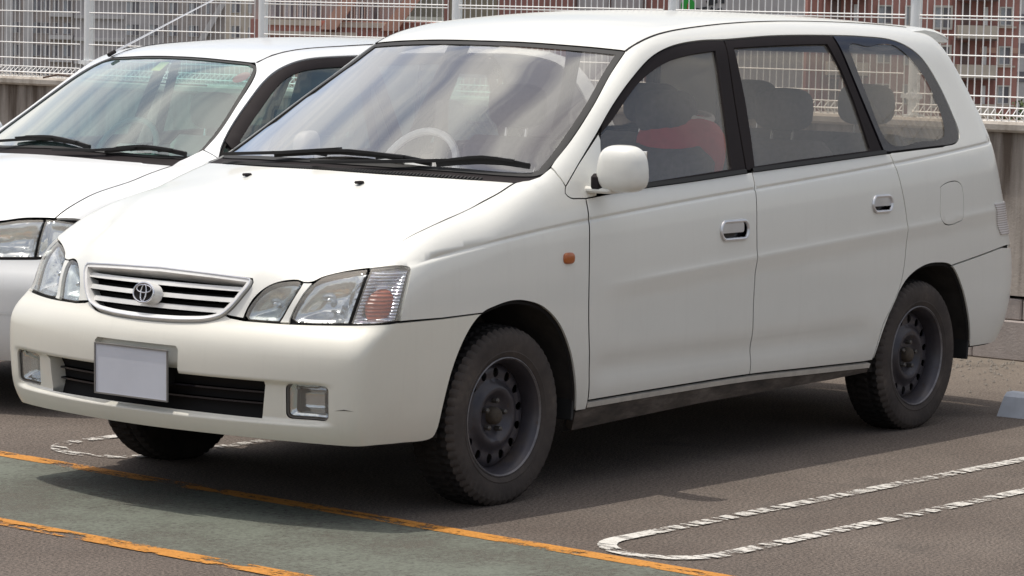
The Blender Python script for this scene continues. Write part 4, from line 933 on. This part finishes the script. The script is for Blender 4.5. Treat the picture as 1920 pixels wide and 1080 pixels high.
ST=panel(B,FRONT,[(.507,.783),(.541,.783),(.518,.744),(.497,.693),(.489,.664),(.490,.652),(.455,.651),(.465,.672),(.484,.72),(.501,.762)],gap=.003,res=.012,off=-.004,thick=.012)
bk=panel(B,FRONT,[(.335,.645),(.835,.645),(.84,.85),(.70,.845),(.335,.80)],res=.05,gap=.0,off=-.085,thick=0)
for mirr in (False,True):
    sg=1 if mirr else -1
    h=put('headlamp',P2,['lens_clear','gap_dark'],van,mirr); put('reflector',R2,'reflector',h,mirr,auto=True); put('housing',bk,'gap_dark',h,mirr)
    h1=put('inner_lamp',P1,['lens_clear','gap_dark'],van,mirr); put('reflector',R1,'reflector_grey',h1,mirr,auto=True)
    h3=put('corner_lamp',P3,['lens_clear','gap_dark'],van,mirr); put('reflector',R3,'reflector_ribbed',h3,mirr,auto=True)
    put('lamp_divider',ST,PAINT,van,mirr)
    put('indicator_lens',AM,'amber_ribbed',h3,mirr,auto=True)
    for hh,(uu,zz),dep,rad,mt,nm in ((h,(.592,.745),.050,(.020,.011,.011),'reflector','bulb'),(h1,(.425,.72),.042,(.018,.010,.010),'reflector','bulb')):
        p=FRONT.pts(B,np.array([(uu,zz)]))[0]; nn=B.N(p[None])[0]; p=p-nn*dep
        MB().ellipsoid((p[0],p[1]*(-1 if mirr else 1),p[2]),rad,2.2,16,10).build(nm,mt,hh,True)
# grille
gfull=gr_half[1:-1]; gfull=[gr_half[0]]+gfull+[gr_half[-1]]+miru(gfull)[::-1]
gin=[tuple(q) for q in grow(clean(gfull),-.0145)]
gl_=put('grille',panel(B,FRONT,gfull,[gin],res=.012,gap=.002,off=.010,thick=.03,hdepth=.05,flange=.006),'grille_white',van)
ged=[tuple(q) for q in grow(clean(gfull),-.002)]; ged2=[tuple(q) for q in grow(clean(gfull),-.0050)]
put('chrome_edge',panel(B,FRONT,ged,[ged2],res=.012,gap=0,off=.0135,thick=.006,flange=0,hdepth=.006),'satin_silver',gl_)
put('grille_back',panel(B,FRONT,grow(clean(gin),.006),res=.05,gap=0,off=-.045,thick=0),'gap_dark',gl_)
_g=np.array(gin)
for z in (.750,.7135,.677):
    lim=0
    for a,b in zip(_g,np.roll(_g,-1,0)):
        if (a[1]-z)*(b[1]-z)<0: lim=max(lim,a[0]+(z-a[1])*(b[0]-a[0])/(b[1]-a[1]))
    put('grille_bar',panel(B,FRONT,[(-lim-.004,z-.009),(lim+.004,z-.009),(lim+.004,z+.009),(-lim-.004,z+.009)],res=.02,gap=0,thick=.045,flange=0,offf=lambda uv,d,z=z:-.002-.55*(uv[:,1]-z+.009)*0-.012*sst(z-.004,z+.009,uv[:,1])),'grille_white',gl_)
E0=Vector((-.893,.012,.716)); er=Matrix.Rotation(R(12),3,'Y')
def ell(cy,cz,a,b,n=40): return [E0+er@Vector((0,cy+a*math.cos(2*math.pi*k/n),cz+b*math.sin(2*math.pi*k/n))) for k in range(n)]
em=MB(); em.tube(ell(0,0,.046,.0325),.0034,8,closed=True); em.tube(ell(0,.0125,.033,.0130),.0024,8,closed=True); em.tube(ell(0,-.001,.0120,.0275),.0024,8,closed=True)
emb=em.build('emblem','chrome',van,True)
q=MB(); q.add([E0+er@Vector((.002,.047*math.cos(2*math.pi*k/40),.0325*math.sin(2*math.pi*k/40))) for k in range(40)],[tuple(range(40))]); q.build('emblem_ground','gap_dark',emb)
q=MB(); v0=[E0+er@Vector((.003,.049*math.cos(2*math.pi*k/40),.0355*math.sin(2*math.pi*k/40))) for k in range(40)]; v1=[E0+er@Vector((.040,.051*math.cos(2*math.pi*k/40),.037*math.sin(2*math.pi*k/40))) for k in range(40)]
q.add(v0+v1,[tuple(range(40))]+[(k,(k+1)%40,40+(k+1)%40,40+k) for k in range(40)]); q.build('emblem_pod','grille_white',emb,True)
# number plate, left blank as in the photograph
pr=Matrix.Rotation(R(-1),3,'Y')
pl=MB().box((-.944,.014,.456),(.003,.330,.165),rot=pr).build('number_plate','plate_grey',van)
mb=MB()
for a,b,c,d in ((0,.083,.338,.005),(0,-.083,.338,.005)): mb.box(Vector((-.946,.014,.456))+pr@Vector((0,a,b)),(.006,c,d),rot=pr)
for a in (-.1665,.1665): mb.box(Vector((-.946,.014+a,.456)),(.006,.005,.163),rot=pr)
mb.build('plate_frame','plate_rim',pl)
MB().box((-.90,.014,.456),(.08,.24,.08)).build('plate_bracket','gap_dark',pl)
put('scuff_mark',panel(B,FRONT,[(.645,.384),(.672,.386),(.70,.384),(.672,.3895)],res=.01,gap=0,off=.0012,thick=0),'brown_dirt',van)
# roof, windscreen, cowl
ditchT=[(.957,-.593),(1.04,-.591),(1.2,-.578),(1.45,-.555),(1.75,-.545),(2.1,-.535),(2.6,-.525),(3.0,-.52),(3.2,-.515)]
ws_top=cr([(.858,0),(.862,-.10),(.893,-.345),(.932,-.51),(.957,-.593)])
rf=ws_top+cr(ditchT)[1:]+[(3.23,-.40),(3.26,-.2),(3.27,0)]; rfo=rf+mir(rf[1:-1])[::-1]
roof=put('roof',panel(B,TOP,rfo,res=.035,gap=.004),PAINT,van)
dm=MB(); pts=[Vector(q) for q in TOP.pts(B,np.array(cr(ditchT,.05)))]
for sg in (1,-1): curve_bar(MB(),[(q.x,q.y*sg,q.z-.001) for q in pts],.010,.005).build('roof_moulding','black_trim',roof)
ws_side=cr([(.957,-.593),(.836,-.620),(.651,-.675),(.475,-.715),(.356,-.737),(.285,-.747)])
ws_bot=cr([(.285,-.747),(.245,-.730),(.20,-.66),(.14,-.50),(.085,-.30),(.06,-.12),(.055,0)])
wh=ws_top+ws_side[1:]+ws_bot[1:]; wo=wh+mir(wh[1:-1])[::-1]
ws=put('windshield',panel(B,TOP,wo,res=.05,gap=.004,off=-.006,thick=0),'glass_front',van)
win=[tuple(q) for q in grow(clean(wo),-.026)]
put('windshield_trim',panel(B,TOP,wo,[win],res=.03,gap=.001,off=-.003,thick=.012,hdepth=.002,flange=0),'black_rubber',ws)
cow=cr([(.159,-.716),(.091,-.572),(.035,-.428),(-.007,-.271),(-.026,-.12),(-.029,0)])
ch=[(.285,-.747),(.22,-.750),(.185,-.735)]+cow; co=ch+mir(ch[:-1])[::-1]; 
wb=ws_bot[::-1]; co=co+[(u,-v) for u,v in ws_bot[1:-1]]+[(u,v) for u,v in wb[:-1]]
cl=put('cowl',panel(B,TOP,co,res=.03,gap=.003,off=-.006,thick=.02),'black_trim',van)
mb=MB()
for k in range(96):
    y=-.60+1.2*k/95; x=-.029+.37*y*y+.012; mb.box((x,y,1.0985-.03*y*y+.0035),(.020,.005,.006),rot=Matrix.Rotation(R(-25),3,'Y'))
tag(mb.build('cowl_ribs','black_rubber',cl),kind='stuff')
wiper(van,B,[(.085,.56,1.105),(.085,.29,1.122),(.113,.03,1.146)],[(.097,.330,1.123),(.107,.151,1.139),(.116,.033,1.146),(.117,-.119,1.144),(.121,-.259,1.137),(.125,-.377,1.124)])
wiper(van,B,[(-.005,.06,1.102),(.058,-.215,1.114),(.15,-.43,1.126),(.20,-.56,1.140)],[(.125,-.400,1.122),(.155,-.470,1.131),(.19,-.540,1.137),(.225,-.620,1.136),(.262,-.705,1.126)])
# tail
tg=[(-.50,1.555),(-.58,1.45),(-.64,1.3),(-.685,1.15),(-.71,1.0),(-.715,.9),(-.72,.80),(-.72,.73)]; tg=cr(tg)
tgo=tg+[(-u,v) for u,v in tg][::-1]; rw=[(-.455,1.53),(-.54,1.42),(-.605,1.25),(-.62,1.15),(.62,1.15),(.605,1.25),(.54,1.42),(.455,1.53)]
tgt=put('tailgate',panel(B,REAR,tgo,[rw],res=.04),PAINT,van); put('rear_window',panel(B,REAR,grow(clean(rw),.01),res=.08,gap=0,off=-.005,thick=0),'glass_rear',tgt)
rb_side=conv(B,SIDE,TAIL,archR[iR:][::-1]+cr(U['rbump'])[1:]+[(3.60,.140)])
rb=[(0,.33),(.3,.325),(.6,.315),(.72,.30)]+rb_side+[(.3,.725),(0,.725)]
put('rear_bumper',panel(B,TAIL,rb+miru(rb[1:-1])[::-1],res=.03),PAINT,van)
tl=conv(B,SIDE,TAIL,[(3.315,.258),(3.40,.163)])
tl=[(tl[0][0],.900),(tl[0][0]-.05,.90),(.70,.90),(.62,.90),(.62,.755),(tl[1][0],.765),(tl[1][0]+.03,.80)]
pn=panel(B,TAIL,tl,res=.02,gap=0,off=.006,thick=.012)
m,t,o=nt('tail_lens'); wv=t.nodes.new('ShaderNodeTexWave'); wv.inputs['Scale'].default_value=32; wv.bands_direction='Z'; L(t,coord(t),wv.inputs['Vector'])
prin(t,o,ramp(t,wv.outputs['Fac'],[(.35,(.48,.44,.43)),(.65,(.78,.76,.76))]).outputs[0],.15,coat=.6); MATS['tail_lens']=m
pair('tail_lamp',pn,'tail_lens',van)
# roof spoiler
sp=MB(); ys=np.linspace(-.588,.588,27); prof=[(2.98,.004),(3.10,.012),(3.22,.004),(3.315,-.015),(3.338,-.029),(3.340,-.047),(3.322,-.059),(3.24,-.056),(3.10,-.04)]
rings=[]
for y in ys:
    k=1-(abs(y)/.62)**2; e=max(0,(abs(y)-.52)/.068); zt=1.640-.06*y*y; bx=.10*k
    rings.append([(px+bx*(1 if i>1 else .3)-(.045*e*e if i>1 else 0),y,zt+pz-.010*e*e*(1 if i<5 else -1)) for i,(px,pz) in enumerate(prof)])
n=len(prof); f=[]
for i in range(len(ys)-1):
    for k in range(n): f.append((i*n+k,i*n+(k+1)%n,i*n+n+(k+1)%n,i*n+n+k))
f+=[tuple(range(n)),tuple((len(ys)-1)*n+k for k in range(n))[::-1]]
sp.add([q for g in rings for q in g],f); sp.build('roof_spoiler',PAINT,van,True,auto=50)
# sills, underbody, arch liners, mud flaps
rk=[(q[0],q[1]-.004) for q in sill if q[0]>.48]; st_=[(.47,rk[0][1])]+rk+[(2.372,-.226)]
pair('sill_strip',panel(B,SIDE,st_+[(u,v-.014) for u,v in st_][::-1],res=.03,gap=.0008,thick=.02),'sill_light',van)
pair('sill',panel(B,SIDE,[(.415,-.240)]+[(u,v-.0145) for u,v in st_]+[(2.372,-.250),(2.1,-.256),(1.2,-.264),(.43,-.280)],res=.022,gap=.0008,thick=.03,off=-.004),'sill_dirt',van)
ub=MB(); ub.box((1.35,0,.36),(3.9,1.16,.22)); ub.box((1.37,0,.33),(1.85,1.50,.14)); ub.box((-.62,0,.40),(.34,1.2,.20)); ub.box((-.25,0,.62),(.75,1.12,.40)); ub.box((3.32,0,.45),(.42,1.3,.30)); ub.build('underbody','under_dark',van)
ub=MB(); ub.tube([(.45,.30,.21),(1.6,.28,.20),(2.6,.30,.24),(3.5,.32,.27)],.03,8); ub.build('exhaust_pipe','rust',van,True)
for ar,nm in ((archF,'front'),(archR,'rear')):
    p=SIDE.pts(B,np.array(ar)); p=np.vstack([[p[0][0]+.0,p[0][1],.26],p,[p[-1][0],p[-1][1],.26]])
    for sg in (1,-1):
        mb=MB(); n=len(p); vv=[(x,(y+.006)*sg,z) for x,y,z in p]+[(x,-.50*sg,z) for x,y,z in p]
        mb.add(vv,[(i,i+1,n+i+1,n+i) for i in range(n-1)]+[tuple(range(n,2*n))]); mb.build('wheel_arch_liner','liner',van)
        x,y,z=p[-1]; x0=x-.012
        MB().box((x0+.004,(y+.05)*sg,z+.055),(.010,.10,.13),rot=Matrix.Rotation(R(6),3,'Y'),bev=.004).build('mud_flap','black_rubber',van)
# side marker
p=SIDE.pts(B,np.array([(.306,.192)]))[0]
for sg in (1,-1): MB().ellipsoid((p[0],(p[1]-.001)*sg,p[2]),(.030,.012,.020),3,20,10).build('side_marker','amber',van,True)
# door mirrors
for sg in (1,):
    def fn(p): 
        x,y,z=p
        x=x if x<0 else x*.25
        return (x+.10*(y/.1)**2*.12, y*(1-.10*(z/.085)), z)
    mr=MB().ellipsoid((0,0,0),(.075,.095,.082),3.1,28,18,fn=fn); tf=(Matrix.Translation((.505,-.925*sg,1.132)) if sg>0 else Matrix.Translation((.90,.855,1.13))@Matrix.Rotation(R(68),4,'Z')); mr.v=[tuple(tf@Vector(q)) for q in mr.v]
    o=mr.build('door_mirror',PAINT,van,True,auto=60)
    MB().box((.470,-.845*sg,1.082) if sg>0 else (.80,.82,1.075),(.05,.05,.06),bev=.012).build('mirror_joint','black_trim',o)
    MB().box((.50,-.845*sg,1.055) if sg>0 else (.72,.83,1.058),(.10,.12,.022) if sg>0 else (.14,.05,.022),bev=.008).build('mirror_foot',PAINT,o,True)
    g=MB().box((.022,0,0),(.004,.165,.125),bev=.001); g.v=[tuple(tf@Vector(q)) for q in g.v]; g.build('mirror_glass','mirror_silver',o)
# wheels
for x in (0,2.735):
    for s in (-1,1): make_wheel(van,x,s)
# interior
inn=MB(); inn.box((1.395,0,.49),(1.87,1.46,.05)); inn.box((2.88,0,.49),(1.10,.96,.05)); inn.box((.47,0,.70),(.09,1.40,.50)); inn.build('floor_pan','interior_grey',van)
dd=MB(); dd.box((.60,0,.955),(.46,1.42,.16),bev=.06); dd.box((.66,.36,1.035),(.22,.38,.07),bev=.03); dd.box((.42,0,1.015),(.40,1.36,.035),bev=.015); dd.build('dashboard','dash_grey',van,True)
c0=Vector((.93,.36,1.035)); rt=Matrix.Rotation(R(-62),3,'Y')
st=MB(); st.tube([c0+rt@Vector((.185*math.cos(2*math.pi*k/36),.185*math.sin(2*math.pi*k/36),0)) for k in range(36)],.015,8,closed=True); st.box(c0,(.12,.14,.03),rot=rt,bev=.012); st.box(c0,(.03,.36,.018),rot=rt,bev=.006); st.tube([c0,c0+Vector((-.25,0,-.13))],.03,8)
st.build('steering_wheel','wheel_white',van,True)
for y in (-.36,.36): seat(van,1.28,y,.50,.68,1.46,1.17,'seat_cloth',name='front_seat')
seat(van,2.14,0,1.22,.70,2.34,1.17,name='middle_seat'); seat(van,2.90,0,1.10,.74,3.04,1.18,name='rear_seat')
rc=MB().ellipsoid((1.60,-.40,1.125),(.135,.19,.165),2.6,20,12,rot=Matrix.Rotation(.16,3,'Y'),fn=lambda p:(p[0]*(.55+.45*(p[2]+.165)/.33),p[1],p[2])).build('seat_cover','red_cloth',van,True)
MB().tube([(1.625+.105*math.cos(2*math.pi*k/30),-.38+.13*math.sin(2*math.pi*k/30),1.275+.012*math.cos(4*math.pi*k/30)) for k in range(30)],.014,8,closed=True).build('cover_band','white_cloth',rc,True)
for y in (-.52,-.62): MB().add([(.50,y,1.02),(.56,y+.06,1.02),(.54,y+.01,1.12)],[(0,1,2)]).box((.53,y+.02,1.03),(.06,.06,.015)).build('paper_note','paper',van)
MB().box((.80,0,1.46),(.03,.22,.06),bev=.012).tube([(.80,0,1.48),(.815,0,1.505)],.008,6).build('rear_view_mirror','black_trim',van)
MB().tube([(1.45,.66,1.30),(1.42,.64,1.10),(1.40,.66,.80)],.012,6,sx=3).build('seat_belt','belt_grey',van)
pair('door_lining',panel(B,SIDE,[(.50,.36),(.46,-.05),(2.38,-.05),(2.55,.2),(2.5,.44),(1.5,.40)],res=.15,gap=0,off=-.055,thick=0),'interior_grey',van)
pair('quarter_lining',panel(B,SIDE,[(2.5,.46),(2.56,.10),(3.3,.10),(3.4,.45),(3.0,.47)],res=.12,gap=0,off=-.05,thick=0),'interior_grey',van)
put('headliner',panel(B,TOP,[(1.0,-.50),(3.15,-.48),(3.15,.48),(1.0,.50)],res=.2,gap=0,off=-.035,thick=0),'interior_beige',van)
# ================================================================ the white station wagon in the next bay
B2=Wagon(); PB='white_paint_b'
car=tag(empty('parked_station_wagon',(1.13,2.62,0)),'white station wagon with greenish windscreen parked in the next bay at the left','station wagon')
def onside(B,pts):     # (x, z) on the flank -> side domain
    p=np.array(pts,float); y=-(B.S(p[:,0],p[:,1])); return list(zip(p[:,0],y*SN+p[:,1]*CS))
def arch(B,cx,r=.365,zc=.30): return onside(B,[(cx+r*math.cos(a),zc+r*math.sin(a)) for a in np.linspace(math.pi+.12,-.12,30)])
aF=arch(B2,0); aR=arch(B2,2.60)
he=cr([(.325,-.690),(.363,-.697),(.428,-.701),(.555,-.682),(.72,-.655),(.889,-.640),(1.172,-.634)])
hs=conv(B2,NOSE,SIDE,he)
cA=onside(B2,[(.40,.955),(.405,.85),(.40,.6),(.42,.30)]); cB=onside(B2,[(1.42,.985),(1.42,.85),(1.41,.6),(1.42,.30)]); cC=onside(B2,[(2.35,1.01),(2.42,.85),(2.42,.70),(2.30,.62),(2.235,.50),(2.22,.30)])
bel=onside(B2,[(x,.945+.03*x) for x in np.linspace(.40,2.95,20)]); sil_=onside(B2,[(x,.285) for x in np.linspace(.42,2.22,16)])
lampb=onside(B2,[(-.50,.66),(-.46,.755)])
iA=min(range(len(aF)),key=lambda i:abs(aF[i][0]+.12)+(0 if i<15 else 9))
fen=hs+[(.20,.462),(.312,.481),(.312,.40)]+cA+onside(B2,[(.42,.27)])+aF[iA:][::-1]+onside(B2,[(-.30,.645)])+lampb
pair('front_fender',panel(B2,SIDE,fen,res=.03),PB,car)
wt2=cr([(.350,.440),(.366,.458),(.623,.660),(.825,.785),(.943,.818),(1.264,.842),(1.8,.855),(2.3,.855),(2.7,.84),(2.88,.78),(2.98,.62),(3.0,.45),(2.95,.415)])
sb2=[(.312,.479)]+cr([(.312,.479),(.413,.540),(.592,.672),(.789,.825),(.862,.905)])[1:]+cr([(.862,.905),(.97,.945),(1.132,.965),(1.444,.975),(2.0,.98),(2.6,.965),(2.9,.93)])[1:]
rr=REAR.pts(B2,np.array([(-.45,1.40),(-.55,1.25),(-.64,1.05),(-.68,.85),(-.70,.66)])); rs_=[tuple(q) for q in SIDE.uv(rr)]
iB=min(range(len(aR)),key=lambda i:abs(aR[i][0]-2.78)+(0 if i>=15 else 9))
sb2+=rs_+onside(B2,[(3.2,.62)])+aR[:iB+1][::-1]+onside(B2,[(2.225,.30)])+cC[::-1][1:]+[bel[-1]]+wt2[::-1]+[(.312,.40)]
pair('side_body',panel(B2,SIDE,clean(sb2),res=.04),PB,car)
for k,(nm,o_,x0,x1) in enumerate((('front_door',cA+[q for q in sil_ if .43<q[0]<1.41]+cB[::-1]+[(q[0],q[1]-.003) for q in bel if .42<q[0]<1.40][::-1],.40,1.42),('rear_door',cB[::-1]+[(q[0],q[1]-.003) for q in bel if 1.45<q[0]<2.34]+cC+[q for q in sil_ if 1.43<q[0]<2.2][::-1],1.43,2.36))):
    pn=panel(B2,SIDE,clean(o_),res=.04)
    w0=[q for q in wt2[:-16] if x0<=q[0]<=x1]; lo=[(q[0],q[1]+.003) for q in bel if x0<=q[0]<=x1][::-1]
    fr2=clean(w0+lo); hole=[tuple(q) for q in grow(fr2,-.055)]
    fpn=panel(B2,SIDE,fr2,[hole],res=.04,off=-.004,thick=.02,hdepth=.012); gpn=panel(B2,SIDE,grow(hole,.004),res=.08,gap=0,off=-.012,thick=0)
    for mm in (False,True):
        d=put(nm,pn,PB,car,mm); put('window_frame',fpn,'black_trim',d,mm); put('window',gpn,'glass_green',d,mm)
        c=onside(B2,[(x1-.12,.80)])[0]; MB().box((c[0],(-.845 if not mm else .845),.80),(.16,.02,.03),bev=.008).build('handle',PB,d)
q3=clean([q for q in wt2[:-1] if q[0]>2.38]+[(q[0],q[1]+.003) for q in bel if q[0]>2.38][::-1]); qp=panel(B2,SIDE,q3,res=.06,off=-.004)
pair('quarter_window',qp,'black_gloss',car)
pair('sill',panel(B2,SIDE,[(q[0],q[1]-.004) for q in sil_]+[(q[0],q[1]-.06) for q in sil_][::-1],res=.05,gap=.001),'rocker',car)
re2=conv(B2,TOP,NOSE,cr([(.143,-.634),(.095,-.50),(.054,-.336),(.035,-.15),(.03,0)]))
lamp_top=conv(B2,FRONT,NOSE,cr([(.0,.760),(.20,.765),(.40,.766),(.464,.770),(.553,.785),(.64,.790),(.690,.790)]))
hh=lamp_top+he[1:]+re2[1:]; put('hood',panel(B2,NOSE,clean(hh+mir(hh[1:-1])[::-1]),res=.03),PB,car)
lp=cr([(.335,.690),(.36,.735),(.40,.758),(.464,.768),(.553,.783),(.68,.788)])+[(.79,.775),(.78,.70),(.74,.645),(.64,.633),(.50,.628),(.37,.640)]
lps=[(.66,.788),(.64,.634)]
lin=[q for q in lp if q[0]<=.655]+[(.655,.786),(.640,.634)]; lin=cr([(.335,.690),(.36,.735),(.40,.758),(.464,.768),(.553,.783),(.648,.788)])+[(.632,.634),(.50,.628),(.37,.640)]
lco=[(.652,.789),(.70,.788),(.775,.778),(.770,.70),(.735,.645),(.637,.634)]
A1=panel(B2,FRONT,lin,res=.02,gap=.004,off=-.002,thick=.012); A2=panel(B2,FRONT,lco,res=.02,gap=.004,off=-.002,thick=.012)
Rf1=panel(B2,FRONT,lin,res=.010,gap=.006,thick=0,offf=lambda uv,d:-.014-.055*sst(0,.05,d)+.006*sst(.50,.52,uv[:,0])*sst(.585,.565,uv[:,0])*sst(0,.02,d)); Rf2=panel(B2,FRONT,lco,res=.008,gap=.006,thick=0,offf=bowl(.02,.012,500,0,.0018,.03))
for mm in (False,True):
    h=put('headlamp',A1,['lens_clear','gap_dark'],car,mm); put('reflector',Rf1,'reflector',h,mm,auto=True)
    h=put('corner_lamp',A2,['lens_clear','gap_dark'],car,mm); put('reflector',Rf2,'reflector',h,mm,auto=True)
bmh=[(0,.755),(.30,.757),(.330,.69),(.365,.634),(.50,.622),(.64,.628),(.74,.640),(.785,.66)]+conv(B2,SIDE,FRONT,onside(B2,[(-.45,.648),(-.30,.643)])+aF[:iA+1][::-1])
bmo=bmh+[(.82,.22),(.6,.21),(.3,.21),(0,.21)]; gro=rrect(-.29,.29,.66,.735,.02); lwo=rrect(-.30,.30,.27,.40,.03)
put('front_bumper',panel(B2,FRONT,clean(bmo+miru(bmo[1:-1])[::-1]),[gro,lwo],res=.03),PB,car)
g_=put('grille',panel(B2,FRONT,grow(gro,.01),res=.05,gap=0,off=-.028,thick=0),'gap_dark',car); put('lower_grille',panel(B2,FRONT,grow(lwo,.01),res=.05,gap=0,off=-.028,thick=0),'gap_dark',car)
for z in (.68,.70,.72): put('grille_bar',panel(B2,FRONT,[(-.29,z-.005),(.29,z-.005),(.29,z+.005),(-.29,z+.005)],res=.05,gap=0,off=-.01,thick=.015,flange=0),'chrome',g_)
put('bumper_moulding',panel(B2,FRONT,[(.30,.405),(.80,.405),(.80,.412),(.30,.412)],res=.04,gap=0,off=.002,thick=.004,flange=0),PB,car)
wst=cr([(.818,0),(.822,-.15),(.832,-.306),(.850,-.430)]); wss=cr([(.850,-.430),(.835,-.480),(.789,-.514),(.592,-.590),(.413,-.644),(.312,-.662)]); wsb=cr([(.312,-.662),(.255,-.655),(.21,-.58),(.15,-.42),(.115,-.2),(.105,0)])
w_h=wst+wss[1:]+wsb[1:]; w_o=clean(w_h+mir(w_h[1:-1])[::-1])
wsd=put('windshield',panel(B2,TOP,w_o,res=.05,gap=.004,off=-.006,thick=0),'glass_green',car); put('windshield_trim',panel(B2,TOP,w_o,[[tuple(q) for q in grow(w_o,-.018)]],res=.04,gap=.001,off=-.003,thick=.012,hdepth=.002,flange=0),'black_rubber',wsd)
cw=cr([(.143,-.634),(.095,-.50),(.054,-.336),(.035,-.15),(.03,0)]); cwh=[(.312,-.662),(.20,-.665)]+cw; cwo=cwh+mir(cwh[:-1])[::-1]+[(u,-v) for u,v in wsb[1:-1]]+wsb[::-1][:-1]
put('cowl',panel(B2,TOP,clean(cwo),res=.04,gap=.003,off=-.006,thick=.02),'black_trim',car)
rfh=wst+[(.862,-.455)]+cr([(.862,-.455),(.97,-.452),(1.13,-.45),(1.45,-.46),(2.0,-.465),(2.6,-.455),(2.9,-.43)])[1:]+[(2.95,-.2),(2.97,0)]
rof=put('roof',panel(B2,TOP,clean(rfh+mir(rfh[1:-1])[::-1]),res=.05,gap=.004),PB,car)
sb3=MB(); pts=[Vector(q) for q in TOP.pts(B2,np.array(cr([(.862,-.455),(.97,-.452),(1.13,-.45),(1.45,-.46),(2.0,-.465),(2.6,-.455)],.08)))]
for sg in (1,-1): curve_bar(MB(),[(q.x,q.y*sg,q.z) for q in pts],.010,.005).build('roof_moulding','black_trim',rof)
tgo=[(-.45,1.39),(-.55,1.25),(-.64,1.05),(-.68,.85),(-.70,.67),(.70,.67),(.68,.85),(.64,1.05),(.55,1.25),(.45,1.39)]; rw2=[(-.40,1.33),(-.52,1.08),(.52,1.08),(.40,1.33)]
tg2=put('tailgate',panel(B2,REAR,tgo,[rw2],res=.06),PB,car); put('rear_window',panel(B2,REAR,grow(rw2,.01),res=.1,gap=0,off=-.005,thick=0),'glass_green',tg2)
rbs=conv(B2,SIDE,TAIL,aR[iB:][::-1]+onside(B2,[(3.2,.62)])); rbo=[(0,.26),(.4,.25),(.8,.25)]+rbs+[(.3,.655),(0,.655)]; put('rear_bumper',panel(B2,TAIL,clean(rbo+miru(rbo[1:-1])[::-1]),res=.05),PB,car)
wiper(car,B2,[(.10,.50,1.012),(.15,.30,1.030),(.165,.10,1.045)],[(.185,.36,1.040),(.181,.292,1.046),(.162,.103,1.052),(.140,-.05,1.045),(.122,-.169,1.028)],.010)
wiper(car,B2,[(.05,-.02,1.004),(.09,-.22,1.008),(.17,-.40,1.026)],[(.118,-.263,1.016),(.16,-.36,1.030),(.20,-.45,1.036),(.225,-.54,1.030),(.246,-.625,1.016)],.010)
for sg in (1,-1):
    mq=MB().ellipsoid((0,0,0),(.07,.095,.075),2.8,22,14,fn=lambda p:(p[0] if p[0]<0 else p[0]*.25,p[1],p[2])); tf=Matrix.Translation((.52,.905,1.045)) if sg<0 else Matrix.Translation((.82,-.82,1.05))@Matrix.Rotation(R(-70),4,'Z'); mq.v=[tuple(tf@Vector(q)) for q in mq.v]
    o=mq.build('door_mirror',PB,car,True,auto=60)
    MB().box((.52 if sg<0 else .80,-.815*sg if sg<0 else -.79,1.01),(.07,.10,.05),bev=.015).build('mirror_foot','black_trim',o)
for x in (0,2.60):
    for s in (-1,1): make_wheel(car,x,s,.295,.805,.97)
for ar in (aF,aR):
    p=SIDE.pts(B2,np.array(ar))
    for sg in (1,-1):
        n=len(p); mb=MB().add([(x,(y+.006)*sg,z) for x,y,z in p]+[(x,-.5*sg,z) for x,y,z in p],[(i,i+1,n+i+1,n+i) for i in range(n-1)]+[tuple(range(n,2*n))]); mb.build('wheel_arch_liner','liner',car)
ub=MB(); ub.box((1.3,0,.34),(3.8,1.14,.22)); ub.box((1.3,0,.31),(1.8,1.48,.14)); ub.box((-.62,0,.36),(.30,1.1,.20)); ub.box((-.22,0,.55),(.70,1.0,.34)); ub.build('underbody','under_dark',car)
inn=MB(); inn.box((1.32,0,.46),(1.78,1.42,.05)); inn.box((2.68,0,.46),(.94,.94,.05)); inn.box((.45,0,.65),(.09,1.3,.48)); inn.build('floor_pan','interior_grey',car)
MB().box((.56,0,.885),(.44,1.30,.14),bev=.05).box((.42,0,.935),(.40,1.26,.035),bev=.014).build('dashboard','dash_grey',car,True)
c0=Vector((.86,.36,.96)); st=MB(); st.tube([c0+rt@Vector((.185*math.cos(2*math.pi*k/36),.185*math.sin(2*math.pi*k/36),0)) for k in range(36)],.014,8,closed=True); st.box(c0,(.12,.14,.03),rot=rt,bev=.012); st.box(c0,(.03,.36,.018),rot=rt,bev=.006); st.build('steering_wheel','dash_grey',car,True)
for y in (-.36,.36): seat(car,1.18,y,.50,.58,1.36,1.04,'interior_grey',name='front_seat')
seat(car,2.05,0,1.20,.60,2.25,1.02,'interior_grey',name='rear_seat')
put('headliner',panel(B2,TOP,[(.95,-.42),(2.85,-.40),(2.85,.40),(.95,.42)],res=.2,gap=0,off=-.03,thick=0),'interior_beige',car)
pair('door_lining',panel(B2,SIDE,onside(B2,[(.45,.93),(.45,.5),(2.25,.5),(2.4,.8),(2.4,1.0)]),res=.15,gap=0,off=-.055,thick=0),'interior_grey',car)
p_=TOP.pts(B2,np.array([(.734,.024),(.750,-.458)]))
MB().box(p_[0]+np.array([.01,0,-.012]),(.075,.055,.002),rot=Matrix.Rotation(R(-31),3,'Y')).build('sticker','sticker_yellow',wsd)
q=MB(); q.lathe([(0,0),(.042,0)],20,'z',c=(0,0,0)); ry=Matrix.Rotation(R(-33),3,'Y'); q.v=[tuple(ry@Vector(a)+Vector(p_[1])+Vector((.01,0,-.012))) for a in q.v]; q.build('inspection_sticker','sticker_red',wsd)
MB().tube([(.84,.44,1.425),(1.30,.44,1.60),(2.1,.44,1.90)],[.005,.0035,.0025],6).build('antenna','chrome',car)
MB().tube([(.83,.44,1.42),(.87,.44,1.437)],.010,8).build('antenna_base','black_trim',car)
MB().tube([(1.42,-.60,1.28),(1.40,-.60,1.05),(1.38,-.62,.75)],.012,6,sx=3).build('seat_belt','belt_grey',car)
